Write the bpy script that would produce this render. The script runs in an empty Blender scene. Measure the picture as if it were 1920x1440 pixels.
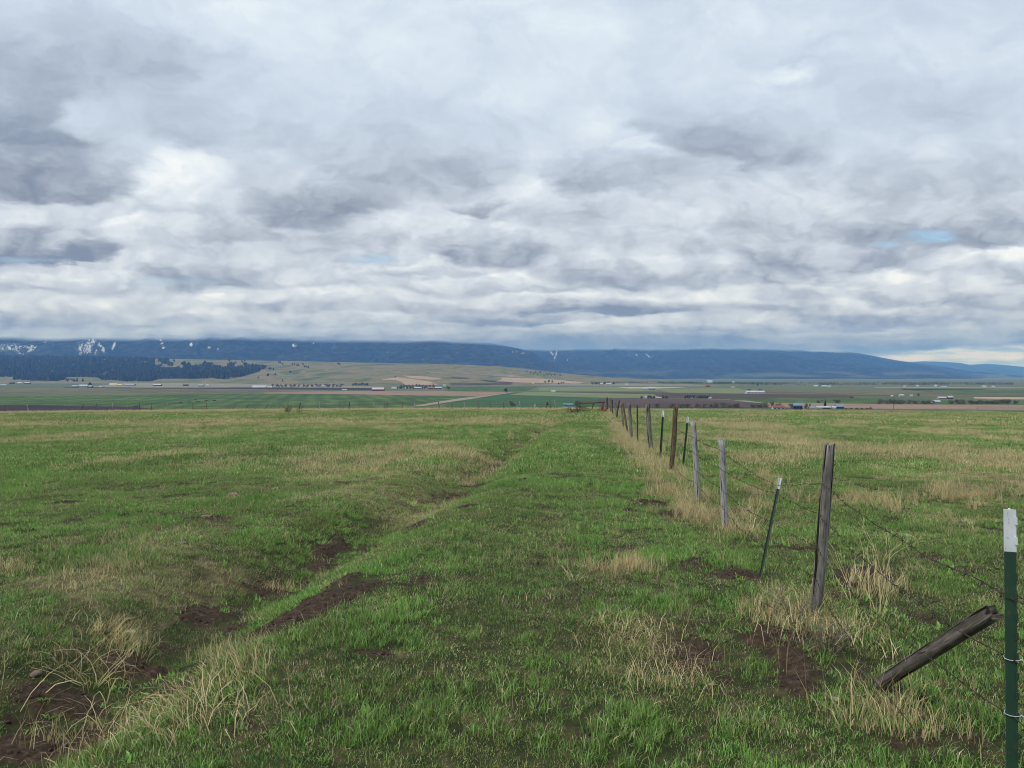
import bpy, bmesh, math, random
import numpy as np
from mathutils import Vector, Matrix, Euler
R = math.radians
rng = np.random.default_rng(7)
random.seed(7)
scene = bpy.context.scene
col = scene.collection

# ------------------------------------------------------------------ camera
EYE = 1.6
F = 1440.0           # focal length in photo pixels (photo 1920 wide)
HOR = 704.0          # photo row of the eye-level horizon
cam_d = bpy.data.cameras.new("camera")
cam_d.sensor_width = 36; cam_d.lens = 27.0
cam_d.clip_start = 0.1; cam_d.clip_end = 90000
cam = bpy.data.objects.new("camera", cam_d); col.objects.link(cam)
cam.location = (0, 0, EYE)
cam.rotation_euler = (R(90) - math.atan(16 / 1440), 0, 0)
scene.camera = cam

# ------------------------------------------------------------------ render / view
scene.view_settings.view_transform = 'Standard'
scene.view_settings.look = 'None'
scene.view_settings.exposure = 0.62
scene.view_settings.gamma = 1.0
cy = scene.cycles
cy.use_denoising = True
try:
    cy.denoiser = 'OPENIMAGEDENOISE'; cy.denoising_prefilter = 'ACCURATE'
    cy.denoising_input_passes = 'RGB_ALBEDO_NORMAL'
except Exception:
    pass
cy.max_bounces = 5; cy.diffuse_bounces = 3; cy.glossy_bounces = 1
cy.transmission_bounces = 2; cy.transparent_max_bounces = 10; cy.volume_bounces = 1
cy.caustics_reflective = False; cy.caustics_refractive = False
cy.sample_clamp_indirect = 4
cy.filter_width = 1.0 if hasattr(cy, 'filter_width') else 1.0

# ------------------------------------------------------------------ node helper
class NT:
    def __init__(s, tree):
        s.t = tree; s.n = tree.nodes; s.l = tree.links
    def set(s, sock, v):
        if hasattr(v, 'is_output') or isinstance(v, bpy.types.NodeSocket):
            s.l.new(v, sock)
        elif v is not None:
            if isinstance(v, (tuple, list)) and len(v) == 3 and sock.type == 'RGBA':
                v = (*v, 1)
            sock.default_value = v
    def m(s, op, a, b=None, c=None, clamp=False):
        n = s.n.new('ShaderNodeMath'); n.operation = op; n.use_clamp = clamp
        s.set(n.inputs[0], a)
        if b is not None: s.set(n.inputs[1], b)
        if c is not None: s.set(n.inputs[2], c)
        return n.outputs[0]
    def v(s, op, a, b=None, scale=None):
        n = s.n.new('ShaderNodeVectorMath'); n.operation = op
        s.set(n.inputs[0], a)
        if b is not None: s.set(n.inputs[1], b)
        if scale is not None: s.set(n.inputs['Scale'], scale)
        return n.outputs['Value'] if op in ('LENGTH', 'DOT_PRODUCT') else n.outputs[0]
    def xyz(s, x, y, z):
        n = s.n.new('ShaderNodeCombineXYZ')
        s.set(n.inputs[0], x); s.set(n.inputs[1], y); s.set(n.inputs[2], z)
        return n.outputs[0]
    def sep(s, v):
        n = s.n.new('ShaderNodeSeparateXYZ'); s.set(n.inputs[0], v)
        return n.outputs
    def noise(s, vec, scale, detail=4, rough=.5, dist=0, out='Fac'):
        n = s.n.new('ShaderNodeTexNoise')
        s.set(n.inputs['Vector'], vec); s.set(n.inputs['Scale'], scale)
        s.set(n.inputs['Detail'], detail); s.set(n.inputs['Roughness'], rough)
        s.set(n.inputs['Distortion'], dist)
        return n.outputs[out]
    def ramp(s, f, stops, interp='LINEAR'):
        n = s.n.new('ShaderNodeValToRGB'); s.set(n.inputs[0], f)
        cr = n.color_ramp; cr.interpolation = interp
        while len(cr.elements) < len(stops): cr.elements.new(.5)
        for e, (p, c) in zip(cr.elements, stops):
            e.position = p; e.color = (*c, 1) if len(c) == 3 else c
        return n.outputs[0]
    def mix(s, f, a, b, mode='MIX'):
        n = s.n.new('ShaderNodeMix'); n.data_type = 'RGBA'; n.blend_type = mode
        s.set(n.inputs[0], f); s.set(n.inputs[6], a); s.set(n.inputs[7], b)
        return n.outputs[2]
    def step(s, x, a, b, lo=0., hi=1., kind='SMOOTHSTEP'):
        n = s.n.new('ShaderNodeMapRange'); n.interpolation_type = kind; n.clamp = True
        s.set(n.inputs[0], x); s.set(n.inputs[1], a); s.set(n.inputs[2], b)
        s.set(n.inputs[3], lo); s.set(n.inputs[4], hi)
        return n.outputs[0]
    def attr(s, name, kind='GEOMETRY', out='Fac'):
        n = s.n.new('ShaderNodeAttribute'); n.attribute_type = kind; n.attribute_name = name
        return n.outputs[out]

def lin(r, g, b):
    f = lambda c: (c / 255 / 12.92) if c / 255 <= .04045 else ((c / 255 + .055) / 1.055) ** 2.4
    return (f(r), f(g), f(b))

# ------------------------------------------------------------------ world: cloud deck over a Nishita sky
SUN_EL, SUN_ROT = R(52), R(-115)
world = bpy.data.worlds.new("World"); scene.world = world
world.use_nodes = True
nt = NT(world.node_tree); nt.n.clear()
d = nt.n.new('ShaderNodeTexCoord').outputs['Generated']
dx, dy, dz = nt.sep(d)
ys = nt.m('MAXIMUM', dy, 0.08)
U = nt.m('DIVIDE', dx, ys); V = nt.m('DIVIDE', dz, ys)
zz = nt.m('ADD', nt.m('MAXIMUM', dz, 0.0), 0.20)
Q = nt.xyz(nt.m('DIVIDE', dx, zz), nt.m('DIVIDE', dy, zz), 0.0)
warp = nt.noise(Q, 2.2, 3, .5, 0, 'Color')
Qw = nt.v('ADD', Q, nt.v('SCALE', nt.v('SUBTRACT', warp, (.5, .5, .5)), scale=.28))
n1 = nt.noise(Qw, 3.1, 7, .50, .12)
# irregular edges for the large placed forms (directions in the sky)
UV = nt.xyz(U, V, 0)
UVs = nt.v('ADD', UV, nt.v('MULTIPLY', nt.v('SUBTRACT', nt.noise(nt.v('MULTIPLY', UV, (1, 3, 1)), 14, 5, .6, 0, 'Color'), (.5, .5, .5)), (.06, .012, 0)))
def blob(x, y, rx, ry, amp, uv=None, soft=1.0):
    c = ((x - 960) / F, (HOR - y) / F, 0)
    q = nt.v('MULTIPLY', nt.v('SUBTRACT', uv, c), (F / rx, F / ry, 0))
    l = nt.v('LENGTH', q)
    return nt.step(l, 1.45 * soft, .15, 0, amp)
def total(lst):
    acc = lst[0]
    for b in lst[1:]: acc = nt.m('ADD', acc, b)
    return acc
# cloud masses from the farthest (low) to the nearest (high): x, y, rx, ry in photo pixels, value at base, value at top, edge softness
CLOUDS = [(960,20,900,120,.66,.70,1),(620,70,300,120,.72,.80,1),(1010,170,140,200,.70,.80,1),(500,560,700,60,.66,.74,1),
 (250,628,420,16,.36,.54,.8),(700,636,460,26,.14,.34,.8),(1150,640,560,30,.14,.32,1),(1560,642,280,22,.15,.36,.8),(60,615,260,18,.36,.50,.8),
 (1260,628,280,12,.22,.46,.6),(860,625,260,12,.26,.50,.6),(1620,632,170,13,.24,.50,.5),(520,618,260,12,.36,.60,.6),(1850,618,160,18,.30,.52,.6),
 (110,590,250,30,.26,.74,.6),(1420,612,220,13,.28,.56,.6),(430,594,170,15,.42,.74,.6),(720,602,230,16,.32,.66,.6),(1800,592,190,26,.26,.66,.6),
 (960,594,150,16,.18,.62,.5),(640,568,220,22,.38,.82,.6),(1640,580,180,36,.20,.92,.5),(1320,572,60,28,.5,.86,.6),(1130,572,205,20,.12,.90,.5),
 (820,576,150,16,.40,.76,.6),(1460,568,110,18,.36,.78,.6),(1880,560,120,26,.34,.82,.5),(1500,545,100,20,.42,.92,.5),(1000,532,110,22,.44,.90,.6),(860,540,110,16,.46,.80,.6),
 (1750,548,170,20,.40,.74,.6),(1890,505,100,34,.40,.94,.5),(60,530,230,22,.48,.80,.6),(580,520,170,20,.50,.76,.6),(1620,525,110,22,.62,.94,.6),
 (380,500,130,40,.28,.78,.6),(560,492,120,20,.50,.72,.6),(820,505,130,16,.52,.84,.6),(1200,505,190,34,.38,.74,.6),(1420,505,200,34,.36,.72,.6),
 (480,465,190,24,.50,.80,.6),(1560,468,200,40,.32,.66,.6),(930,458,130,42,.28,.78,.6),(740,440,190,34,.46,.80,.6),(1250,440,140,40,.46,.76,.6),
 (1760,415,240,58,.26,.72,.5),(1880,400,120,50,.36,.76,.6),(60,455,170,34,.12,.60,.5),(150,470,70,26,.10,.66,.45),(450,420,190,44,.40,.72,.6),
 (290,440,100,30,.60,.82,.7),(1060,388,130,44,.46,.90,.5),(900,384,55,16,.30,.60,.6),(1480,400,190,44,.44,.76,.6),(345,335,80,60,.80,.92,.7),
 (600,365,140,62,.22,.66,.5),(1150,325,150,54,.28,.66,.7),(1220,270,60,26,.78,.84,.8),(100,320,170,62,.10,.60,.5),(780,290,190,76,.32,.64,.7),(1700,300,220,90,.46,.70,.7),
 (1400,245,190,62,.32,.60,.5),(1270,215,100,52,.34,.60,.5),(60,180,190,130,.14,.44,.7),(200,215,90,50,.60,.72,.8),(360,170,190,110,.44,.66,.8),(150,80,260,110,.34,.58,.8),
 (570,215,190,70,.50,.68,.8),(1720,120,240,120,.52,.66,.8),(1475,125,75,26,.9,1.0,1.3),(1330,80,170,60,.66,.76,.9)]
# ragged, billowing outlines; finer and flatter towards the horizon
wamp = nt.m('ADD', nt.m('MULTIPLY', V, .42), .018)
wA = nt.v('SUBTRACT', nt.noise(Q, 2.6, 9, .63, .0, 'Color'), (.5, .5, .5))
UVc = nt.v('ADD', UV, nt.v('MULTIPLY', nt.v('SCALE', wA, scale=wamp), (1.15, .85, 0)))
B = nt.step(V, .036, .066, .17, .66)
def mixf(f, a, b_):
    n = nt.n.new('ShaderNodeMix'); n.data_type = 'FLOAT'
    nt.set(n.inputs[0], f); nt.set(n.inputs[2], a); nt.set(n.inputs[3], b_); return n.outputs[0]
for (x, y, rx, ry, v0, v1, soft) in CLOUDS:
    q = nt.v('MULTIPLY', nt.v('SUBTRACT', UVc, ((x - 960) / F, (HOR - y) / F, 0)), (F / rx, F / ry, 0))
    m_ = nt.step(nt.v('LENGTH', q), 1.12 + .22 * soft, 1.12 - .55 * soft, 0, .93)
    v_ = nt.step(nt.v('DOT_PRODUCT', q, (0.05, 1, 0)), -.75, .95, v0 + .04, v1)
    B = mixf(m_, B, v_)
# body texture
tex = nt.noise(nt.v('MULTIPLY', UVc, (1, 1.55, 1)), 8.5, 9, .60, .25)
pf = [nt.m('ABSOLUTE', nt.m('SUBTRACT', nt.noise(nt.v('MULTIPLY', UVc, (1, 1.7, 1)), sc_, 2, .5), .5)) for sc_ in (13, 30)]
puff = nt.m('MULTIPLY', nt.m('SUBTRACT', nt.m('ADD', pf[0], nt.m('MULTIPLY', pf[1], .5)), .13), nt.step(V, .40, .12, .15, 1))
B = nt.m('ADD', B, nt.m('MULTIPLY', nt.m('SUBTRACT', tex, .5), .62))
B = nt.m('ADD', B, nt.m('MULTIPLY', nt.m('SUBTRACT', n1, .5), .25))
B = nt.m('ADD', B, nt.m('MULTIPLY', puff, nt.step(V, .03, .09, .3, 1.1)))
B = nt.m('ADD', .605, nt.m('MULTIPLY', nt.m('SUBTRACT', B, .60), nt.step(V, .36, .14, 1.02, 1.20)))
B = nt.m('SUBTRACT', B, nt.step(V, .060, .040, 0, .06))
# outside the photographed part of the sky: plain cloud
ccool = nt.ramp(B, [(0.0, lin(104,117,137)), (.2, lin(145,157,175)), (.42, lin(176,189,206)),
                   (.64, lin(196,210,228)), (.84, lin(217,229,240)), (1.0, lin(238,243,247))])
cwarm = nt.ramp(B, [(0.0, lin(124,132,145)), (.2, lin(152,160,173)), (.42, lin(179,188,202)),
                   (.64, lin(200,210,224)), (.84, lin(219,228,239)), (1.0, lin(237,243,250))])
ccol = nt.mix(nt.m('MULTIPLY', nt.step(V, .05, .09), nt.step(V, .36, .2)), ccool, cwarm)
# opening under the deck at lower right: bright cream cloud and pale blue
gapz = total([blob(1800,668,220,18,1.0,uv=UVs,soft=.9), blob(1960,668,200,26,1.0,uv=UVs)])
gapf = nt.step(gapz, .25, .8)
streak = nt.noise(nt.v('MULTIPLY', UV, (1, 9, 1)), 11, 5, .6)
gcol = nt.ramp(streak, [(.34, lin(140,162,195)), (.45, lin(172,192,216)), (.54, lin(205,217,229)), (.68, lin(226,227,224))])
ccol = nt.mix(gapf, ccol, gcol)
skyt = nt.n.new('ShaderNodeTexSky'); skyt.sky_type = 'NISHITA'; skyt.sun_disc = False
skyt.sun_elevation = SUN_EL; skyt.sun_rotation = SUN_ROT
skyt.air_density = 1.0; skyt.dust_density = .6
blue = total([blob(1738,443,52,13,1.0,uv=UVs), blob(1655,459,34,8,.8,uv=UVs), blob(700,488,75,13,.5,uv=UVs),
              blob(20,487,120,7,.45,uv=UVs), blob(300,530,150,9,.4,uv=UVs)])
bluf = nt.m('MULTIPLY', nt.step(blue, .05, .8, 0, 1), nt.step(tex, .36, .55, .5, 1.0))
peak = nt.step(blob(405,553,24,5,1.0,uv=UVs), .2, .9, 0, .8)
ccol = nt.mix(peak, ccol, (.9, .93, .97))
c10 = nt.v('SCALE', ccol, scale=10.0)
fin = nt.mix(bluf, c10, nt.v('ADD', nt.v('SCALE', skyt.outputs[0], scale=1.0), (.3, .9, 1.8)))
# below the horizon: plain dull ground tone
fin = nt.mix(nt.step(dz, 0.0, -.03), fin, (1.2, 1.4, 1.2))
bg = nt.n.new('ShaderNodeBackground'); nt.set(bg.inputs[0], fin); bg.inputs[1].default_value = .0707
wo = nt.n.new('ShaderNodeOutputWorld'); nt.l.new(bg.outputs[0], wo.inputs[0])
world.cycles.sampling_method = 'MANUAL'; world.cycles.sample_map_resolution = 512

sun_d = bpy.data.lights.new("sun", 'SUN'); sun_d.energy = 1.5; sun_d.angle = R(14); sun_d.color = (1, .96, .9)
sun = bpy.data.objects.new("sun", sun_d); col.objects.link(sun)
sun_dir = Vector((math.sin(SUN_ROT) * math.cos(SUN_EL), math.cos(SUN_ROT) * math.cos(SUN_EL), math.sin(SUN_EL)))
sun.rotation_euler = sun_dir.to_track_quat('Z', 'Y').to_euler()

# ------------------------------------------------------------------ numpy noise
def _hash(ix, iy, seed):
    h = (ix.astype(np.int64) * 374761393 + iy.astype(np.int64) * 668265263 + seed * 1442695041) & 0xffffffff
    h = ((h ^ (h >> 13)) * 1274126177) & 0xffffffff
    return ((h ^ (h >> 16)) & 0xffff) / 65535.0
def vnoise(x, y, seed=0):
    x = np.asarray(x, float); y = np.asarray(y, float)
    ix = np.floor(x); iy = np.floor(y); fx = x - ix; fy = y - iy
    fx = fx * fx * (3 - 2 * fx); fy = fy * fy * (3 - 2 * fy)
    a = _hash(ix, iy, seed); b = _hash(ix + 1, iy, seed); c = _hash(ix, iy + 1, seed); e = _hash(ix + 1, iy + 1, seed)
    return (a * (1 - fx) + b * fx) * (1 - fy) + (c * (1 - fx) + e * fx) * fy
def fbm(x, y, o=4, seed=0):
    s = 0; a = .5; t = 0
    for i in range(o):
        s = s + a * vnoise(x * 2 ** i + 17.3 * i, y * 2 ** i - 9.1 * i, seed + i); t += a; a *= .5
    return s / t
def sstep(x, a, b):
    t = np.clip((x - a) / (b - a), 0, 1); return t * t * (3 - 2 * t)

# ------------------------------------------------------------------ terrain (world metres; y forward, x right)
VAL = -40.0
PR = np.array([[0,1.6],[5,1.68],[10,1.77],[20,1.96],[40,2.6],[60,3.17],[80,3.72],[100,4.42],[112,5.1],[130,6.6],
               [200,14],[350,33],[500,41.6],[1e6,41.6]])
DT = np.array([[-30,-3.0],[2.5,-2.75],[3.3,-2.5],[4.0,-2.35],[6.0,-2.3],[8.1,-1.95],[10.5,-1.5],[13.3,-.95],[18,-.42],[22.4,0],[31.6,.9],[50,2.9],[78,6.6],[200,20]])
def base_z(x, y):
    r = np.hypot(x * .55, y)
    z = EYE - np.interp(r, PR[:, 0], PR[:, 1])
    near = 1 - sstep(r, 120, 300)
    z = z - .0035 * np.maximum(0, np.abs(x) - 8) * near
    return z
def ditch_x(y): return np.interp(y, DT[:, 0], DT[:, 1])
# bare-soil patches: photo px x, y, radius px x, y, rotation(deg), mound height m, strength
SOIL_PX = [(588,1130,84,34,-38,.05,1.6),(640,1085,32,12,-30,.04,1.1),(395,1095,55,15,0,.04,1.0),(435,1118,26,10,0,.02,.9),
           (240,1186,42,13,0,.05,1.1),(290,1188,24,12,0,.04,1.1),(620,990,24,17,0,.04,1.1),(600,1012,22,10,0,.02,.9),
           (1308,1062,32,13,0,.03,1.1),(1405,1086,24,10,0,.03,1.0),(1618,1078,48,15,0,.04,1.1),(1610,1100,30,10,0,.03,1.0),
           (1440,1195,62,22,0,.05,1.2),(1490,1240,58,34,10,.05,1.3),(1500,1285,40,20,0,.03,1.1),
           (1214,940,36,7,0,.02,1.0),(1255,962,30,6,0,.02,.9),(1185,955,16,4,0,.01,.8),(110,1255,110,20,0,.03,1.1),(50,1315,75,26,0,.02,1.1),
           (180,1290,60,22,0,.0,1.0),(300,1235,60,12,0,.0,.8),(875,952,22,5,0,.02,1.0),(800,1098,34,8,0,.02,.55),(760,1112,20,8,0,.01,.5),
           (505,1050,50,9,0,.0,.6),(560,1040,26,10,0,.0,.8),(545,1062,30,8,0,.0,.8),(115,942,18,4,0,.02,1.0),
           (60,997,30,5,0,.01,.8),(1180,1195,60,9,0,.0,.45),(830,1205,40,10,0,.0,.42),
           (1700,1010,26,5,0,.01,.5),(1290,1180,26,8,0,.0,.5),(860,905,30,8,-25,.0,1.0),(895,885,24,6,-25,.0,1.0),
           (930,855,24,5,-25,.0,.9),(840,925,18,7,-25,.0,.9),(790,965,26,7,-20,.0,.8),(700,985,40,7,0,.0,.7),
           (1020,1320,30,9,0,.0,.5),(1300,1390,40,14,0,.0,.5),(700,1240,40,10,0,.0,.55),(0,985,30,5,0,.01,1),
           (400,972,26,6,0,.02,.8),(1750,1040,40,6,0,.0,.5),(1530,1190,50,20,0,.02,.5),(1660,1280,50,24,0,.0,.5)]
def cast(px, py, zf, dmin=1.0, dmax=40000.0, n=700):
    px = np.atleast_1d(np.asarray(px, float)); py = np.atleast_1d(np.asarray(py, float))
    t = np.geomspace(dmin, dmax, n)
    u = (px - 960) / F; s = (HOR - py) / F
    X = u[:, None] * t; Y = np.ones_like(u)[:, None] * t; Z = EYE + s[:, None] * t
    G = zf(X, Y); hit = Z <= G
    k = np.argmax(hit, 1); k = np.clip(k, 1, n - 1); i = np.arange(len(px))
    a = (Z - G)[i, k - 1]; b = (Z - G)[i, k]
    w = np.clip(a / (a - b + 1e-12), 0, 1)
    tt = t[k - 1] * (1 - w) + t[k] * w
    return u * tt, tt, hit.any(1)
_sx, _sy, _ = cast([s[0] for s in SOIL_PX], [s[1] for s in SOIL_PX], base_z, 1.5, 120)
SOIL = []
for (p, X, Y) in zip(SOIL_PX, _sx, _sy):
    h = EYE - float(base_z(X, Y))
    SOIL.append((X, Y, p[2] * Y / F, p[3] * Y * Y / (F * h), R(p[4]), p[5], p[6]))
def soil_f(x, y):
    """bare-earth amount 0..1 and mound height"""
    wx = (fbm(x * 3.1, y * 3.1, 4, 11) - .5); wy = (fbm(x * 3.1 + 40, y * 3.1, 4, 12) - .5)
    fine = fbm(x * 14, y * 14, 3, 13) - .5
    s = np.zeros_like(x); h = np.zeros_like(x)
    for (cx, cy_, rx, ry, a, mh, st) in SOIL:
        # photo tilt is read on the ground plane
        ddx = (x - cx) + wx * rx * .9; ddy = (y - cy_) + wy * ry * .9
        if a:
            k = math.tan(-a) * 1.0
            ddx = ddx - k * ddy * (rx / ry) * .55
        q = np.sqrt((ddx / rx) ** 2 + (ddy / ry) ** 2)
        g = np.clip(1.35 - q, 0, 1)
        s = np.maximum(s, st * g)
        h = np.maximum(h, mh * sstep(1.25 - q, 0, 1))
    dd = x - ditch_x(y)
    wall = np.exp(-((dd + .26) / .20) ** 2) * .36 + np.exp(-(dd / .14) ** 2) * .12
    wall = wall * sstep(fbm(x * 2.1 + 5, y * 1.1, 4, 21), .46, .68) * (1 - sstep(y, 25, 60))
    s = np.maximum(s, wall)
    spots = sstep(fbm(x * 1.7 + 90, y * 1.7, 4, 31), .70, .80) * .6
    s = np.maximum(s, spots * (1 - sstep(y, 20, 45)))
    s = np.clip(s + fine * .9 * (s > .05), 0, 1)
    return sstep(s, .18, .5), h
def ground_z(x, y, soil=True):
    x = np.asarray(x, float); y = np.asarray(y, float)
    z = base_z(x, y)
    r = np.hypot(x, y)
    fade = 1 - sstep(r, 90, 160)
    dd = x - ditch_x(y)
    dep = .27 * (1 - .55 * sstep(y, 12, 50)) * (1 + .5 * (fbm(x * .5, y * .6, 2, 3) - .5))
    wl = .55 + .2 * fbm(y * .7, x * 0 + 3, 3, 4)
    z = z - fade * dep * np.exp(-(np.abs(dd) / np.where(dd < 0, wl, .62)) ** 2)
    z = z + fade * .045 * np.exp(-((dd - 1.4) / .8) ** 2) + fade * .03 * np.exp(-((dd + .9) / .5) ** 2)
    z = z + fade * (.10 * (fbm(x * .45, y * .45, 3, 5) - .5) + .05 * (fbm(x * 2.3, y * 2.3, 3, 6) - .5))
    if soil:
        s, h = soil_f(x, y)
        z = z + h * fade + fade * s * (.035 * (fbm(x * 9, y * 9, 3, 8) - .5))
    return z
def gz(x, y): return float(ground_z(np.array([x]), np.array([y]))[0])
def near_px(px, py):
    X, Y, _ = cast([px], [py], lambda a, b: ground_z(a, b, False), 1.2, 100, 500)
    return float(X[0]), float(Y[0]), gz(X[0], Y[0])
def fence_x(y): return np.interp(y, [0, 2, 5.4, 8.8, 11, 15, 19.5, 24, 60, 90], [1.1, 1.3, 2.12, 2.42, 2.68, 3.1, 3.5, 3.85, 8.0, 11.3])

# ------------------------------------------------------------------ mesh helpers
def new_mesh(name, verts, faces, mat=None, smooth=True):
    me = bpy.data.meshes.new(name)
    me.from_pydata([tuple(v) for v in verts], [], faces)
    if mat: me.materials.append(mat)
    if smooth: me.polygons.foreach_set('use_smooth', [True] * len(me.polygons))
    me.update(); return me
def grid_mesh(name, P, mat, smooth=True):
    """P: (rows, cols, 3) array"""
    r, c, _ = P.shape
    me = bpy.data.meshes.new(name)
    i = np.arange(r * c).reshape(r, c)
    q = np.stack([i[:-1, :-1], i[:-1, 1:], i[1:, 1:], i[1:, :-1]], -1).reshape(-1, 4)
    me.vertices.add(r * c); me.vertices.foreach_set('co', P.reshape(-1).astype(np.float32))
    me.loops.add(q.size); me.loops.foreach_set('vertex_index', q.reshape(-1).astype(np.int32))
    me.polygons.add(len(q)); me.polygons.foreach_set('loop_start', (np.arange(len(q)) * 4).astype(np.int32))
    me.polygons.foreach_set('loop_total', np.full(len(q), 4, np.int32))
    me.materials.append(mat)
    me.update(calc_edges=True); me.validate()
    me.polygons.foreach_set('use_smooth', [smooth] * len(me.polygons))
    return me
def fattr(me, name, arr, dom='POINT'):
    a = me.attributes.new(name, 'FLOAT', dom); a.data.foreach_set('value', np.asarray(arr, np.float32).reshape(-1))
def link(name, data, parent=None, loc=None, rot=None):
    o = bpy.data.objects.new(name, data); col.objects.link(o)
    if parent: o.parent = parent
    if loc is not None: o.location = loc
    if rot is not None: o.rotation_euler = rot
    return o
def tag(o, label=None, cat=None, group=None, kind=None):
    if label: o['label'] = label
    if cat: o['category'] = cat
    if group: o['group'] = group
    if kind: o['kind'] = kind
    return o
def box(bm, x0, x1, y0, y1, z0, z1):
    v = [bm.verts.new(p) for p in [(x0,y0,z0),(x1,y0,z0),(x1,y1,z0),(x0,y1,z0),(x0,y0,z1),(x1,y0,z1),(x1,y1,z1),(x0,y1,z1)]]
    for f in [(0,3,2,1),(4,5,6,7),(0,1,5,4),(1,2,6,5),(2,3,7,6),(3,0,4,7)]: bm.faces.new([v[i] for i in f])
def tube(bm, pts, rad, n=6, cap=True):
    pts = [Vector(p) for p in pts]; rings = []
    for i, p in enumerate(pts):
        t = (pts[min(i + 1, len(pts) - 1)] - pts[max(i - 1, 0)]).normalized()
        a = t.cross(Vector((0, 0, 1)));
        if a.length < 1e-3: a = t.cross(Vector((0, 1, 0)))
        a.normalize(); b = t.cross(a)
        rr = rad[i] if isinstance(rad, (list, tuple)) else rad
        rings.append([bm.verts.new(p + (a * math.cos(k * 2 * math.pi / n) + b * math.sin(k * 2 * math.pi / n)) * rr) for k in range(n)])
    for i in range(len(rings) - 1):
        for k in range(n):
            bm.faces.new([rings[i][k], rings[i][(k + 1) % n], rings[i + 1][(k + 1) % n], rings[i + 1][k]])
    if cap: bm.faces.new(rings[0][::-1]); bm.faces.new(rings[-1])
def bm_obj(name, bm, mat, parent=None, smooth=False, loc=None):
    bmesh.ops.recalc_face_normals(bm, faces=bm.faces)
    me = bpy.data.meshes.new(name); bm.to_mesh(me); bm.free()
    me.materials.append(mat)
    if smooth: me.polygons.foreach_set('use_smooth', [True] * len(me.polygons))
    return link(name, me, parent, loc)
ORD = ['first','second','third','fourth','fifth','sixth','seventh','eighth','ninth','tenth','eleventh','twelfth','thirteenth','fourteenth',
       'fifteenth','sixteenth','seventeenth','eighteenth','nineteenth','twentieth','twenty-first','twenty-second','twenty-third','twenty-fourth','twenty-fifth','twenty-sixth','twenty-seventh','twenty-eighth','twenty-ninth','thirtieth']

# ------------------------------------------------------------------ materials
def material(name):
    m = bpy.data.materials.new(name); m.use_nodes = True
    t = NT(m.node_tree); t.n.clear()
    return m, t
def finish(t, color, rough=.9, bump=None, bstr=.3, bdist=.02, spec=.2, disp=None):
    p = t.n.new('ShaderNodeBsdfPrincipled')
    t.set(p.inputs['Base Color'], color); t.set(p.inputs['Roughness'], rough)
    p.inputs['Specular IOR Level'].default_value = spec
    if bump is not None:
        b = t.n.new('ShaderNodeBump'); b.inputs['Strength'].default_value = bstr; b.inputs['Distance'].default_value = bdist
        t.set(b.inputs['Height'], bump); t.l.new(b.outputs[0], p.inputs['Normal'])
    o = t.n.new('ShaderNodeOutputMaterial'); t.l.new(p.outputs[0], o.inputs[0])
    return p
def pos(t): return t.n.new('ShaderNodeNewGeometry').outputs['Position']
def objc(t): return t.n.new('ShaderNodeTexCoord').outputs['Object']
def simple(name, c, rough=.8, var=.25, scale=6, spec=.2):
    m, t = material(name)
    n = t.noise(objc(t), scale, 4)
    c2 = tuple(x * (1 - var) for x in c); c3 = tuple(min(1, x * (1 + var)) for x in c)
    finish(t, t.ramp(n, [(.3, c2), (.7, c3)]), rough, spec=spec)
    return m

# ground
m_ground, t = material('pasture_ground')
P_ = pos(t)
soil = t.attr('soil'); dry = t.attr('dry'); far = t.attr('far')
gr1 = t.noise(P_, 9, 6, .65)
gr2 = t.noise(P_, .6, 4, .6)
green = t.ramp(gr1, [(.3, (.016,.022,.009)), (.5, (.036,.044,.016)), (.7, (.09,.07,.036))])
thatch = t.ramp(gr1, [(.3, (.05,.038,.022)), (.5, (.11,.088,.048)), (.72, (.22,.18,.10))])
gcol = t.mix(t.step(t.m('ADD', dry, t.m('MULTIPLY', t.m('SUBTRACT', t.noise(P_, 3, 5, .6), .5), .9)), .25, .75), green, thatch)
sn = t.noise(P_, 26, 6, .7)
dirt = t.ramp(sn, [(.3, (.020,.0135,.0095)), (.5, (.047,.032,.022)), (.72, (.11,.08,.056))])
gcol = t.mix(soil, gcol, dirt)
fc = t.ramp(t.noise(P_, .006, 6, .6), [(.35, lin(78,92,62)), (.5, lin(98,102,74)), (.65, lin(110,104,84))])
fc = t.mix(t.m('MULTIPLY', t.noise(P_, .03, 5, .6), .6), fc, (.09, .105, .05))
gcol = t.mix(far, gcol, fc)
finish(t, gcol, .95, t.noise(P_, 40, 5, .7), .6, .02, .1)

def field_mat(name, c, row=None, var=.22, c2=None):
    m, t = material(name)
    P = pos(t)
    n = t.noise(P, .012, 6, .62, .4)
    if row:   # drill or plough rows running in one direction
        ang, per = row
        s = t.v('DOT_PRODUCT', P, (math.cos(ang) * 2 * math.pi / per, math.sin(ang) * 2 * math.pi / per, 0))
        rown = t.m('MULTIPLY', t.m('SINE', t.m('ADD', s, t.m('MULTIPLY', t.noise(P, .01, 2), 6))), .07)
        n = t.m('ADD', n, rown)
    n = t.m('ADD', n, t.m('MULTIPLY', t.m('SUBTRACT', t.noise(P, .12, 4, .7), .5), .5))
    a = tuple(x * (1 - var) for x in c); b = tuple(x * (1 + var) for x in (c2 or c))
    finish(t, t.ramp(n, [(.32, a), (.5, c), (.68, b)]), .95, spec=.05)
    return m

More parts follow.
